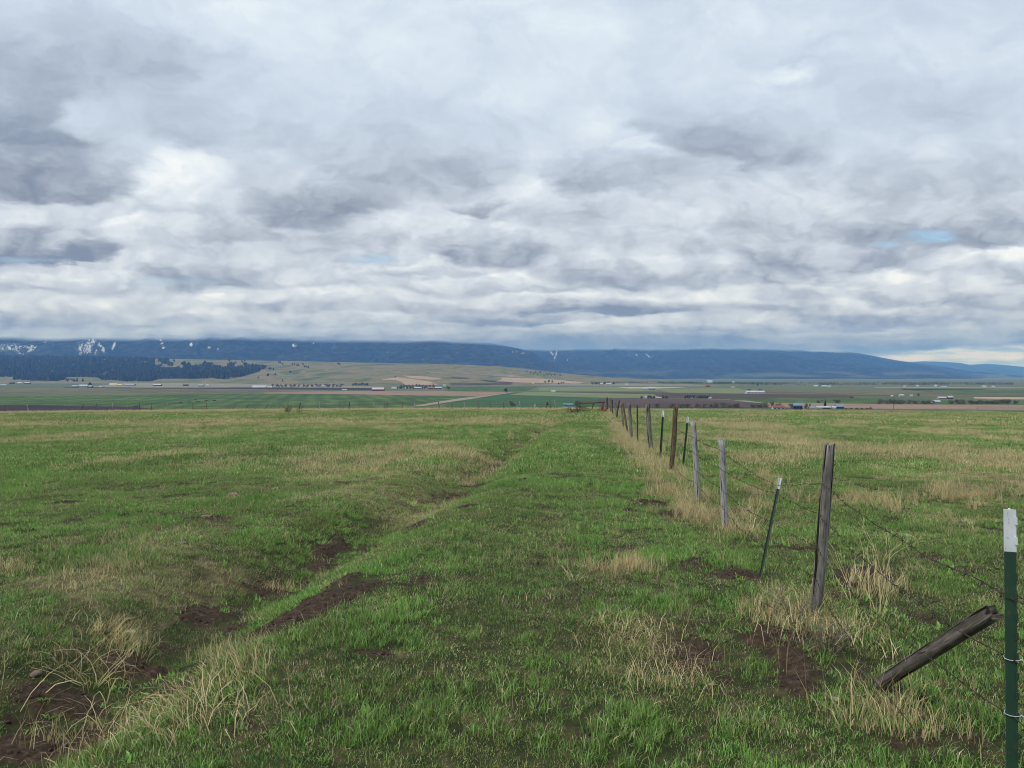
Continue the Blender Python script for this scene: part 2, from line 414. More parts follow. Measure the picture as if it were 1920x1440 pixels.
# hills / mountains
m_hill, t = material('sagebrush_hill')
P_ = pos(t)
n = t.noise(t.v('MULTIPLY', P_, (1, .55, 3)), .0045, 8, .62, .6)
c = t.ramp(n, [(.3, lin(66,76,52)), (.43, lin(98,102,68)), (.52, lin(124,112,86)), (.62, lin(88,98,58)), (.75, lin(134,120,90))])
shr = t.step(t.noise(P_, .045, 5, .7), .56, .7)
c = t.mix(t.m('MULTIPLY', shr, .6), c, (.045, .055, .03))
finish(t, c, .95, n, .5, 25, .05)
m_mtn, t = material('mountain_forest')
P_ = pos(t); z_ = t.sep(P_)[2]
tex = t.noise(P_, .011, 8, .7)
c = t.ramp(tex, [(.32, (.006,.009,.007)), (.52, (.020,.025,.016)), (.70, (.075,.078,.056))])
meadow = t.m('MULTIPLY', t.step(t.noise(t.v('MULTIPLY', P_, (1, 1, 5)), .0011, 6, .6, .5), .45, .62), t.step(z_, 110, 0, 0, .9))
c = t.mix(meadow, c, (.085, .105, .06))
c = t.mix(t.attr('snow'), c, (.78, .82, .88))
p = finish(t, c, .9, tex, .6, 30, .05)
cl = t.attr('cloud')
tr = t.n.new('ShaderNodeBsdfTransparent'); mx = t.n.new('ShaderNodeMixShader')
out = [x for x in t.n if x.type == 'OUTPUT_MATERIAL'][0]
t.set(mx.inputs[0], cl); t.l.new(p.outputs[0], mx.inputs[1]); t.l.new(tr.outputs[0], mx.inputs[2]); t.l.new(mx.outputs[0], out.inputs[0])

# grass blades
def blade_mat(name, greens, tans, transl=.35):
    m, t = material(name)
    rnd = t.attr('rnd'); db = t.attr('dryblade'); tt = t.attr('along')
    dr = t.attr('dry', 'INSTANCER'); lum = t.attr('lum', 'INSTANCER'); hue = t.attr('hue', 'INSTANCER')
    g = t.ramp(rnd, [(0, greens[0]), (.5, greens[1]), (1, greens[2])])
    g = t.mix(t.m('MULTIPLY', hue, .45), g, t.ramp(rnd, [(0, (.10,.15,.03)), (1, (.34,.44,.13))]))
    w = t.ramp(rnd, [(0, tans[0]), (.5, tans[1]), (1, tans[2])])
    isdry = t.step(t.m('ADD', t.m('ADD', db, dr), t.m('MULTIPLY', t.m('SUBTRACT', rnd, .5), .25)), .42, .62)
    c = t.mix(isdry, g, w)
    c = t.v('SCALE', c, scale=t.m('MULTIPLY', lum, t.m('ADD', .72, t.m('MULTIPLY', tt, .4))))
    df = t.n.new('ShaderNodeBsdfDiffuse'); t.set(df.inputs[0], c)
    tl = t.n.new('ShaderNodeBsdfTranslucent'); t.set(tl.inputs[0], c)
    gl = t.n.new('ShaderNodeBsdfGlossy'); gl.inputs[1].default_value = .45; t.set(gl.inputs[0], (.6, .6, .6))
    a = t.n.new('ShaderNodeMixShader'); a.inputs[0].default_value = transl
    t.l.new(df.outputs[0], a.inputs[1]); t.l.new(tl.outputs[0], a.inputs[2])
    b = t.n.new('ShaderNodeMixShader'); b.inputs[0].default_value = .05
    t.l.new(a.outputs[0], b.inputs[1]); t.l.new(gl.outputs[0], b.inputs[2])
    o = t.n.new('ShaderNodeOutputMaterial'); t.l.new(b.outputs[0], o.inputs[0])
    return m
GREENS = [(.052,.115,.022), (.165,.350,.058), (.375,.61,.155)]
TANS = [(.34,.25,.11), (.70,.56,.28), (.95,.82,.48)]
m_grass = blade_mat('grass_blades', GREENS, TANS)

# ------------------------------------------------------------------ ground sheet
DRY_PX = [(1180,1200,120,18,.8),(1060,1110,90,14,.7),(720,1240,80,25,.7),(1320,1330,170,50,.7),(900,1350,120,30,.6),(1560,1350,200,60,.75),(800,1180,60,15,.6),
          (1000,1280,90,22,.6),(60,1120,110,40,.7),(300,1060,170,40,.65),(1250,1160,90,14,.6),(150,1040,120,16,.6),(1500,1110,90,24,.6),(650,1330,60,16,.5),(480,1180,60,20,.6)]
_dx, _dy, _ = cast([q[0] for q in DRY_PX], [q[1] for q in DRY_PX], base_z, 1.5, 120)
def dry_f(x, y):
    """how much of the grass is last year's dead straw (0..1)"""
    r = np.hypot(x, y)
    n = fbm(x * .35 + 3, y * .22, 4, 41)
    n2 = fbm(x * 1.6, y * 1.6, 3, 42)
    d = .12 + .50 * sstep(n, .50, .70) + .45 * (n2 - .5)
    left = x < fence_x(y)
    # band of straw across the left field and along the far fence
    band = np.exp(-((y - 47 - .02 * x + 5 * (n - .5)) / 7.0) ** 2) * sstep(n2 + .3 * n, .42, .72) * left
    d = np.maximum(d, band * .9)
    d = np.maximum(d, .95 * sstep(y, 82, 87) * (1 - sstep(y, 112, 140)) * sstep(12.5 - x, 0, 1.5))
    d = np.maximum(d, .5 * sstep(y, 58, 80) * left * n2 * 1.6)
    # right field has much more straw
    right = np.clip((x - fence_x(y)) / 1.0, 0, 1)
    d = np.where(right > 0, np.maximum(d, (.12 + .60 * sstep(n + .35 * (n2 - .5), .47, .64)) * sstep(y, 6, 9) * right), d)
    # strip under the wires
    fl = np.exp(-((x - fence_x(y) + .2) / (.28 + .006 * y)) ** 2) * sstep(y, 8.3, 11) * (.45 + .55 * sstep(n2, .35, .6))
    d = np.maximum(d, fl * 1.0)
    # grazed green lane between ditch and fence
    dd = x - ditch_x(y)
    lane = sstep(dd, .3, .9) * sstep(fence_x(y) - x, .3, .9)
    d = d * (1 - .75 * lane * sstep(y, 5, 9))
    d = np.maximum(d, .62 * sstep(fbm(x * 1.1 + 70, y * 1.1, 4, 44), .42, .62) * (dd < -.3) * (1 - sstep(y, 7, 13)))
    nz_ = sstep(fbm(x * 3.3 + 11, y * 3.3, 3, 45), .3, .62)
    for q_, X0, Y0 in zip(DRY_PX, _dx, _dy):
        ry_ = q_[3] * Y0 * Y0 / (F * 1.65)
        d = np.maximum(d, q_[4] * nz_ * np.exp(-((x - X0) / (q_[2] * Y0 / F)) ** 2 - ((y - Y0) / ry_) ** 2))
    # left side of ditch thatchy
    d = np.maximum(d, .42 * np.exp(-((dd + .8) / .7) ** 2) * sstep(n2, .3, .6))
    return np.clip(d, 0, 1)
rad = [0.3]
while rad[-1] < 30000:
    r0 = rad[-1]
    if r0 < 140: dr = max(.03 if r0 < 2.5 else .018, min(r0 * r0 * .0012, .9))
    elif r0 < 600: dr = r0 * .015
    else: dr = r0 * .05
    if r0 < 2: dr = .15
    rad.append(r0 + dr)
rad = np.array(rad); rad[-1] = 30000
ang = np.concatenate([np.arange(-180, -48, 3.0), np.arange(-48, 48.01, .13), np.arange(50, 181, 3.0)]); ang[-1] = 180.0
A = np.radians(ang)
X = rad[:, None] * np.sin(A)[None]; Y = rad[:, None] * np.cos(A)[None]
Z = ground_z(X, Y)
S_, _h = soil_f(X, Y)
S_ = S_ * (1 - sstep(rad, 60, 100))[:, None]
me = grid_mesh('ground', np.stack([X, Y, Z], -1), m_ground)
fattr(me, 'soil', S_); fattr(me, 'dry', dry_f(X, Y)); fattr(me, 'far', np.repeat(sstep(rad, 140, 320)[:, None], len(ang), 1))
# centre cap so the sheet has no hole under the camera
ground = tag(link('ground', me), kind='structure')
cap = new_mesh('ground_cap', [(x_, y_, z_) for x_, y_, z_ in zip(X[0], Y[0], Z[0])], [tuple(range(len(ang) - 1))], m_ground)
fattr(cap, 'soil', np.zeros(len(ang))); fattr(cap, 'dry', np.zeros(len(ang))); fattr(cap, 'far', np.zeros(len(ang)))
tag(link('ground_patch', cap), kind='structure')

# ------------------------------------------------------------------ hills and mountains
def ridge(name, xs, crest, Db, Dc, mat, namp, seed, cols=700, rows=70, tail=1.35, power=1.0):
    pxs = np.linspace(xs[0], xs[-1], cols)
    yc = np.interp(pxs, xs, crest); db = np.interp(pxs, xs, Db); dc = np.interp(pxs, xs, Dc)
    zc = EYE + (HOR - yc) / F * dc
    t = np.concatenate([np.linspace(0, 1, rows), np.linspace(1, 2, rows // 3)[1:]])
    T = t[:, None]
    D = np.where(T <= 1, db + (dc - db) * T, dc * (1 + (tail - 1) * (T - 1)))
    prof = np.where(T <= 1, T ** power * (3 - 2 * T) ** .5 / 1.0 if False else sstep(T, 0, 1) * .55 + T * .45, 1 - sstep(T, 1, 2))
    u = (pxs - 960) / F
    X = u[None] * D; Y = D
    n = fbm(X / 900, Y / 1400, 5, seed) - .5
    g = np.abs(fbm(X / 520 + n * 1.8, Y / 2600, 5, seed + 3) - .5) * 2
    env = np.clip(1 - np.abs(T * 2 - 1) ** 2, 0, 1) if namp else 0
    Z = VAL - 1 + (zc + 41) * prof + env * namp * (n * 1.4 - g * .8)
    endf = sstep(pxs, xs[0], xs[0] + 60) * (1 - sstep(pxs, xs[-1] - 60, xs[-1]))
    Z = (VAL - 1) * (1 - endf) + Z * endf
    return X, Y, Z, pxs
HX = [-900,-100, 0,  200, 330, 480, 600, 720, 800, 860, 940, 975,1020,1080,1150,1230,1330]
HY = [ 672, 669,668, 670, 673, 676, 678, 681, 682, 683.5,687,690, 696, 702, 708, 713, 720]
HB = [4400,4400,4400,4400,4100,3700,3400,3200,3100,3100,3100,3100,3200,3400,3600,3800,3900]
HC = [7000,7000,7000,6900,6700,6400,6100,5900,5800,5800,5700,5600,5600,5600,5600,5600,5600]
X, Y, Z, pxs = ridge('hills', HX, HY, HB, HC, m_hill, 26, 61, 900, 90)
tag(link('hills', grid_mesh('hills', np.stack([X, Y, Z], -1), m_hill)), kind='structure')
HP, HXg, HYg, HZg = pxs, X, Y, Z
def hill_z(x, y):
    """height of the hill sheet by looking up its own grid (column by bearing, row by distance)"""
    x = np.asarray(x, float); y = np.asarray(y, float)
    px = 960 + F * x / np.maximum(y, 1)
    ci = (px - HP[0]) / (HP[1] - HP[0]); c0 = np.clip(np.floor(ci).astype(int), 0, len(HP) - 2); fc_ = np.clip(ci - c0, 0, 1)
    Dcol = HYg
    out = np.full(x.shape, VAL - 5.0)
    def col_z(c):
        d0 = Dcol[0, c]; d1 = Dcol[89, c]
        t_ = (y - d0) / (d1 - d0) * 89
        r0 = np.clip(np.floor(t_).astype(int), 0, 88); f = np.clip(t_ - r0, 0, 1)
        z = HZg[r0, c] * (1 - f) + HZg[r0 + 1, c] * f
        return np.where((t_ < 0), VAL - 5.0, z)
    z = col_z(c0) * (1 - fc_) + col_z(c0 + 1) * fc_
    return np.where((ci < 0) | (ci > len(HP) - 1), VAL - 5.0, z)
def far_z(x, y): return np.maximum(hill_z(x, y), VAL)
def far_px(px, py, d0=600, d1=7500):
    X, Y, h = cast(px, py, far_z, d0, d1, 900)
    return X, Y, far_z(X, Y), h

def snow_blobs(px, py, lst):
    s = np.zeros_like(px)
    for (x, y, rx, ry, a, sl) in lst:
        q = ((px - x - sl * (py - y)) / rx) ** 2 + ((py - y) / ry) ** 2
        s = np.maximum(s, a * np.exp(-q))
    return s
SN1 = [(20,652,34,12,1,0),(55,650,18,7,.9,0),(40,664,14,5,.9,0),(85,640,12,8,.6,0),(62,655,5,8,1.1,-1.2),(55,657,3,10,1.1,-1.0),(100,645,6,6,.7,0),(160,650,20,20,1.15,0),(170,640,22,10,.9,0),
       (193,655,5,11,1.3,.45),(213,650,3.5,10,1.3,-.35),(185,645,6,7,1,0),(180,660,5,8,1,0),(152,664,6,5,1,0),(145,650,6,4,.7,0),(120,656,10,5,.6,0),(88,660,6,4,.6,0),
       (297,635,7,5,1.3,.8),(304,645,4,5,1.2,0),(307,652,4,3,1.2,0),(359,646,4,5,1.3,0),(392,651,7,4,.75,0),(408,655,5,6,.7,0),(390,664,8,3,.6,0),(422,671,5,4,.6,0),
       (471,662,6,3,.7,0),(350,640,20,3,.45,0),(552,647,6,5,1.1,0),(545,650,8,4,.7,0),(587,643,7,4,.8,0),(625,645,10,7,.62,0),(622,663,8,3,.7,0),(602,672,6,2,.7,0),(640,655,14,6,.45,0),
       (660,640,30,4,.4,0),(710,645,6,3,.7,0),(730,662,9,6,.75,.8),(725,672,8,4,.65,0),(793,674,10,3,.7,0),(770,668,10,3,.5,0),(705,670,10,4,.5,0),(858,653,4,3,.9,0),(848,660,6,4,.6,0),
       (895,655,10,4,.5,0),(925,674,5,3,.6,0),(965,660,9,5,.8,0),(980,662,6,4,.8,0),(1000,668,9,2,.8,2.5),(530,670,6,2,.4,0)]
SN2 = [(1035,663,1.3,5.5,2.2,.65),(1043,663,1.3,6,2.2,-.28),(1040,671,1.4,6,2.2,-.2),(1034,661,7,1.2,.8,0),(1064,675,2,3,.9,-.5),(1148,656,2,1.5,1.2,0),(1180,666,9,1.2,.8,4),(1194,666,2,4,1.2,.8),(1215,667,2.2,5,1.3,1.1),
       (1222,670,3,2,.9,1),(1170,678,3,1.5,.7,0),(1312,668,2,2,.5,0),(1228,690,3,1.2,.5,0),(1552,661,12,2,.8,0),(1565,665,7,1.5,.6,0),(1508,673,4,1.4,.7,1.5),(1538,668,5,1,.6,2),(1485,671,5,1.5,.35,0),(1455,695,9,1.2,.6,0),(1400,668,3,1,.4,0)]
def mountain(label, xs, crest, Db, Dc, seed, snow, snow_gain, rows=160, cols=2000, namp=150, deck=True):
    X, Y, Z, pxs = ridge('m', xs, crest, Db, Dc, m_mtn, namp, seed, cols, rows)
    ppx = 960 + F * X / Y; ppy = HOR - F * (Z - EYE) / Y
    s = snow_blobs(ppx, ppy, snow)
    nn = .66 * fbm(ppx / 1.5, ppy / 1.9, 2, seed + 9) + .34 * fbm(ppx / 5, ppy / 6, 2, seed + 19)
    s = sstep(s * (-.35 + 2.3 * nn), .60, .94)
    me = grid_mesh('mountain', np.stack([X, Y, Z], -1), m_mtn)
    fattr(me, 'snow', s * snow_gain)
    cz = Z + 40 * (fbm(X / 500, Y / 1500 + 9, 4, seed + 20) - .5)
    c = sstep(cz, 428, 512) if deck else np.zeros_like(Z)
    fattr(me, 'cloud', c)
    return tag(link('mountain', me), kind='structure')
mountain('front', [-900,-200,0,200,300,400,600,800,900,950,975,1000,1030,1060,1110,1180],
         [598,602,606,606,600,606,612,622,636,649,654,661,677,690,705,720],
         [7600]*16, [11300,11300,11300,11400,11400,11600,11900,12200,12300,12300,12300,12200,12100,12000,11800,11600], 71, SN1, .55)
mountain('second', [900,1000,1100,1200,1400,1540,1590,1625,1650,1680,1700,1750,1800,1850,1900,2000,2300],
         [652,648,642,640,645,655,658.5,665,670,675.5,678.5,685,693,701,707,713,718],
         [9000]*17, [16500]*17, 81, SN2, .45)
mountain('far', [1560,1640,1700,1730,1765,1800,1818,1850,1880,1920,2000,2300,2700],
         [705,690,679,677.5,678,680.5,684,682,684,688,693,690,700],
         [17500]*13, [23500]*13, 91, [], 0, 60, 600, 120, False)

# ------------------------------------------------------------------ far fields
FM = {
 'green_crop': field_mat('green_crop', (.062,.105,.036), (.25, 30), .28, (.09,.125,.045)),
 'blue_green': field_mat('blue_green_crop', (.05,.10,.042), None, .15),
 'pale_green': field_mat('pale_green_crop', (.15,.18,.085), None, .15),
 'olive': field_mat('olive_pasture', (.115,.115,.062), (1.45, 70), .3, (.15,.12,.075)),
 'pink': field_mat('bare_pink_field', (.25,.175,.125), None, .15),
 'plough': field_mat('ploughed_earth', (.085,.062,.053), (1.2, 45), .22),
 'dark': field_mat('dark_earth', (.045,.035,.038), None, .2),
 'straw': field_mat('stubble', (.38,.31,.20), None, .1),
 'palegrey': field_mat('pale_grass', (.21,.20,.145), None, .15),
 'greyg': field_mat('grey_green', (.095,.12,.062), (1.5, 60), .2),
 'tanhill': field_mat('tan_hill_field', (.33,.245,.165), None, .12),
 'track': field_mat('dirt_track', (.26,.22,.17), None, .1),
}
FIELDS = [
 ('field','palegrey',[(-500,713),(300,713),(520,719),(620,722),(720,725),(720,728),(-500,728)]),
 ('field','greyg',[(-500,719),(235,718.5),(130,727.5),(-500,728)]),
 ('field','olive',[(-500,727.5),(560,728.5),(500,736),(-500,743)]),
 ('field','dark',[(120,725.8),(300,726.8),(480,726.2),(700,727.3),(700,731.5),(480,729.6),(250,728.3),(120,727)]),
 ('field','palegrey',[(250,724),(430,724.6),(430,726.6),(250,726.8)]),
 ('field','green_crop',[(-500,742),(100,742),(480,738),(600,739),(900,742),(955,739),(780,765),(400,772),(-500,775)]),
 ('field','dark',[(-500,758),(100,759.8),(160,761.2),(250,762.5),(300,768),(200,775),(-500,780)]),
 ('field','pink',[(495,736),(560,734.2),(720,733),(955,734.8),(900,742.4),(800,741.6),(640,739),(495,738)]),
 ('field','green_crop',[(828,725.5),(1010,724.2),(1000,728),(985,733),(840,733.3)]),
 ('field','blue_green',[(955,736.5),(1060,736),(1200,744),(1250,752),(1140,775),(800,775),(840,757)]),
 ('field','pale_green',[(985,735),(1110,735.5),(1240,737.5),(1245,746),(1140,746),(1010,742),(955,740)]),
 ('field','pale_green',[(1012,726),(1150,725.5),(1240,728),(1230,733.5),(1010,733)]),
 ('field','straw',[(1155,725.4),(1292,725.8),(1250,728.2),(1180,728.4)]),
 ('field','palegrey',[(960,719.8),(1290,720.6),(1360,723.5),(960,722.8)]),
 ('field','olive',[(1240,728),(1380,728),(1480,733),(1700,735),(2300,737),(2300,744),(1640,744),(1440,738.5),(1240,736)]),
 ('field','pale_green',[(1228,728.8),(1385,728.2),(1412,736),(1402,738),(1260,737.5)]),
 ('field','plough',[(1040,734),(1240,735.8),(1420,738.6),(1700,741.3),(1680,744),(1460,747),(1400,747.5),(1240,746),(1225,739),(1040,735.4)]),
 ('field','plough',[(1120,747.5),(1180,746.2),(1270,747.5),(1375,750.5),(1450,757),(1452,764.5),(1300,764),(1125,765)]),
 ('field','green_crop',[(1360,746.6),(1480,746.6),(1640,747),(1700,750),(2300,751),(2300,760),(1700,758),(1440,756),(1385,751)]),
 ('field','greyg',[(1600,742.5),(1830,744.5),(2300,744),(2300,752),(1700,751),(1600,746)]),
 ('track','track',[(1372,750.4),(1400,751.2),(1432,755.5),(1426,756),(1395,753)]),
 ('field','pink',[(1440,754.8),(1620,757),(1760,758.4),(1920,758.8),(2300,759),(2300,770),(1920,768.8),(1700,767),(1600,766),(1440,763.5)]),
 ('field','greyg',[(1430,764.5),(1600,766.2),(1920,769.3),(2300,770.5),(2300,790),(1430,790)]),
 ('field','straw',[(1826,744.8),(2300,745.2),(2300,748.5),(1900,747.8),(1826,747)]),
 ('field','pink',[(1840,747.2),(1920,748),(2300,748.6),(2300,750.2),(1850,749)]),
 ('field','green_crop',[(1700,731),(2300,731),(2300,739),(1790,737)]),
 ('field','dark',[(1690,729),(1850,730),(1850,730.9),(1690,730.6)]),
 ('field','palegrey',[(1640,725.2),(2300,726.6),(2300,728.4),(1640,727.6)]),
 ('field','dark',[(1790,738),(1920,738.6),(2300,739),(2300,740.2),(1790,739)]),
 ('field','green_crop',[(1240,716),(1420,716),(1500,720),(1240,720)]),
 ('track','track',[(955,735.4),(962,736),(900,745.5),(830,756),(790,762),(768,762),(860,747),(925,739.5)]),
]
fi = 0
for nm, key, poly in FIELDS:
    fi += 1
    z = VAL + .06 + .02 * fi
    pts = []
    n_ = len(poly)
    for i in range(n_):
        (x0, y0), (x1, y1) = poly[i], poly[(i + 1) % n_]
        k = max(2, int(abs(x1 - x0) / 25))
        for j in range(k):
            f = j / k
            px, py = x0 + (x1 - x0) * f, y0 + (y1 - y0) * f
            dd_ = (EYE - z) * F / max(py - HOR, 5.5)
            X_ = (px - 960) / F * dd_; Y_ = dd_
            w = 12 if nm == 'field' else 2
            Y_ += (fbm(np.array([X_ / 90.]), np.array([Y_ / 90.]), 3, 5)[0] - .5) * w * dd_ / 1500
            pts.append((X_, Y_, z))
    me = new_mesh(nm, pts, [tuple(range(len(pts)))], FM[key], False)
    if me.polygons[0].normal.z < 0: me.flip_normals()
    tag(link(nm, me), kind='structure')

HILLF = [('tanhill',[(716,711.5),(735,709),(745,707.5),(800,714.5),(815,718.5),(800,723),(760,722.5),(750,716),(742,713.5),(716,713.5)]),
         ('tanhill',[(752,704.6),(800,706),(838,711.8),(806,712.6),(770,709.8),(760,706)]),
         ('tanhill',[(940,708),(985,708.6),(1040,712),(1096,717.2),(1086,720),(1020,719),(960,717.6),(925,716),(940,712)]),
         ('tanhill',[(805,698.4),(880,700),(880,701),(805,699.4)]),
         ('palegrey',[(880,700.5),(960,703.5),(990,707.6),(960,707.6),(900,703)]),
         ('plough',[(845,706.2),(878,708.8),(880,711),(862,710.8),(846,708.6)]),
         ('plough',[(842,718.4),(960,717.8),(962,721),(845,722.6)]),
         ('dark',[(885,711.6),(920,713.8),(962,716.6),(962,718),(925,717),(900,713.4)]),
         ('tanhill',[(801,722),(816,719),(822,721),(812,724.4)])]
def inpoly(px, py, poly):
    c = np.zeros(px.shape, bool); j = len(poly) - 1
    for i in range(len(poly)):
        xi, yi = poly[i]; xj, yj = poly[j]
        c ^= ((yi > py) != (yj > py)) & (px < (xj - xi) * (py - yi) / (yj - yi + 1e-9) + xi)
        j = i
    return c
for key, poly in HILLF:
    xs_ = [p[0] for p in poly]; ys_ = [p[1] for p in poly]
    gx = np.arange(min(xs_), max(xs_) + .6, .6); gy = np.arange(min(ys_), max(ys_) + .25, .25)
    GX, GY = np.meshgrid(gx, gy)
    Xf, Yf, Zf, hit = far_px(GX.ravel(), GY.ravel())
    ins = inpoly(GX.ravel(), GY.ravel(), poly) & hit & (hill_z(Xf, Yf) > VAL)
    ins = ins.reshape(GX.shape); idx = np.arange(GX.size).reshape(GX.shape)
    ok = ins[:-1, :-1] & ins[1:, :-1] & ins[:-1, 1:] & ins[1:, 1:]
    Yg = Yf.reshape(GX.shape)
    ok &= (np.abs(Yg[1:, :-1] - Yg[:-1, :-1]) < 260)
    faces = np.stack([idx[1:, :-1][ok], idx[1:, 1:][ok], idx[:-1, 1:][ok], idx[:-1, :-1][ok]], -1)
    if len(faces) == 0: continue
    used = np.unique(faces); mp = -np.ones(GX.size, int); mp[used] = np.arange(len(used))
    V3 = np.stack([Xf, Yf, Zf + 1.2], -1)[used]
    tag(link('field', new_mesh('field', V3, [tuple(f) for f in mp[faces].tolist()], FM[key], False)), kind='structure')

# ------------------------------------------------------------------ instancing for stuff
hidden = bpy.data.collections.new('sources')   # never linked to the scene
def scatter(name, sources, P, rot, scl, vid, attrs, label, cat):
    c = bpy.data.collections.new(name + '_sources')
    for i, s in enumerate(sources):
        s.name = f"{name}_source_{i:03d}"; c.objects.link(s)
    me = bpy.data.meshes.new(name)
    me.vertices.add(len(P)); me.vertices.foreach_set('co', np.asarray(P, np.float32).reshape(-1))
    a = me.attributes.new('rot', 'FLOAT_VECTOR', 'POINT'); a.data.foreach_set('vector', np.asarray(rot, np.float32).reshape(-1))
    fattr(me, 'scl', scl)
    a = me.attributes.new('vid', 'INT', 'POINT'); a.data.foreach_set('value', np.asarray(vid, np.int32))
    for k, v in attrs.items(): fattr(me, k, v)
    o = link(name, me); tag(o, label, cat, kind='stuff')
    g = bpy.data.node_groups.new(name, 'GeometryNodeTree')
    g.interface.new_socket('Geometry', in_out='INPUT', socket_type='NodeSocketGeometry')
    g.interface.new_socket('Geometry', in_out='OUTPUT', socket_type='NodeSocketGeometry')
    N = g.nodes; L = g.links
    gi = N.new('NodeGroupInput'); go = N.new('NodeGroupOutput')
    iop = N.new('GeometryNodeInstanceOnPoints'); ci = N.new('GeometryNodeCollectionInfo')
    ci.inputs['Collection'].default_value = c; ci.inputs['Separate Children'].default_value = True; ci.inputs['Reset Children'].default_value = True
    def na(nm, ty):
        n = N.new('GeometryNodeInputNamedAttribute'); n.data_type = ty; n.inputs['Name'].default_value = nm; return n.outputs['Attribute']
    L.new(gi.outputs[0], iop.inputs['Points']); L.new(ci.outputs[0], iop.inputs['Instance'])
    iop.inputs['Pick Instance'].default_value = True
    L.new(na('vid', 'INT'), iop.inputs['Instance Index'])
    er = N.new('FunctionNodeEulerToRotation'); L.new(na('rot', 'FLOAT_VECTOR'), er.inputs[0]); L.new(er.outputs[0], iop.inputs['Rotation'])
    L.new(na('scl', 'FLOAT'), iop.inputs['Scale'])
    L.new(iop.outputs[0], go.inputs[0])
    md = o.modifiers.new('scatter', 'NODES'); md.node_group = g
    return o

def blades(n, Rr, h, w, lean=.5, dryp=.1, seed=0, curl=.6, flat=False, clump=0, segs=2):
    """one mesh of n tapered bent blades inside a disc"""
    g = np.random.default_rng(seed)
    r = Rr * np.sqrt(g.random(n)); a = g.random(n) * 2 * np.pi
    bx = r * np.cos(a); by = r * np.sin(a)
    if clump:
        k = g.integers(0, clump, n); cx = (g.random(clump) - .5) * 1.7 * Rr; cyy = (g.random(clump) - .5) * 1.7 * Rr
        f = .72; bx = cx[k] + bx * (1 - f); by = cyy[k] + by * (1 - f)
    H = h[0] + (h[1] - h[0]) * g.random(n) ** 1.4; W = w * (.6 + .8 * g.random(n))
    az = g.random(n) * 2 * np.pi
    ln = lean * (.25 + g.random(n) * 1.2)
    if flat: ln = 1.25 + .3 * g.random(n)
    nv = segs * 2 + 1
    V = np.zeros((n, nv, 3)); T = np.zeros((n, nv))
    px, py, pz = bx.copy(), by.copy(), np.full(n, -.01)
    th = ln * .35
    face = az + (g.random(n) - .5) * 2.4 + np.pi / 2
    for s in range(segs + 1):
        t_ = s / segs
        wd = W * (1 - t_ ** 1.3) * .5
        if s < segs:
            V[:, 2*s] = np.stack([px - wd * np.cos(face), py - wd * np.sin(face), pz], -1)
            V[:, 2*s+1] = np.stack([px + wd * np.cos(face), py + wd * np.sin(face), pz], -1)
            T[:, 2*s:2*s+2] = t_
            L_ = H / segs
            px = px + L_ * np.sin(th) * np.cos(az); py = py + L_ * np.sin(th) * np.sin(az)
            pz = pz + L_ * np.cos(th)
            th = th + ln * curl
            if flat: pz = np.maximum(pz, .004 + .02 * g.random(n))
        else:
            V[:, 2*s] = np.stack([px, py, pz], -1); T[:, 2*s] = 1
    idx = np.arange(n)[:, None] * nv
    quads = []
    for s in range(segs - 1): quads.append(idx + np.array([[2*s, 2*s+1, 2*s+3, 2*s+2]]))
    quads = np.concatenate(quads) if quads else np.zeros((0, 4), int)
    tris = idx + np.array([[2*segs-2, 2*segs-1, 2*segs]])
    me = bpy.data.meshes.new('blades')
    me.vertices.add(n * nv); me.vertices.foreach_set('co', V.reshape(-1).astype(np.float32))
    li = np.concatenate([quads.reshape(-1), tris.reshape(-1)]).astype(np.int32)
    me.loops.add(len(li)); me.loops.foreach_set('vertex_index', li)
    me.polygons.add(len(quads) + len(tris))
    ls = np.concatenate([np.arange(len(quads)) * 4, len(quads) * 4 + np.arange(len(tris)) * 3]).astype(np.int32)
    lt = np.concatenate([np.full(len(quads), 4), np.full(len(tris), 3)]).astype(np.int32)
    me.polygons.foreach_set('loop_start', ls); me.polygons.foreach_set('loop_total', lt)
    me.update(calc_edges=True)
    rn = g.random(n)
    fattr(me, 'rnd', np.repeat(rn, nv)); fattr(me, 'along', T)
    fattr(me, 'dryblade', np.repeat((g.random(n) < dryp) * .8, nv))
    me.materials.append(m_grass)
    return me
def src(me): return bpy.data.objects.new('source', me)
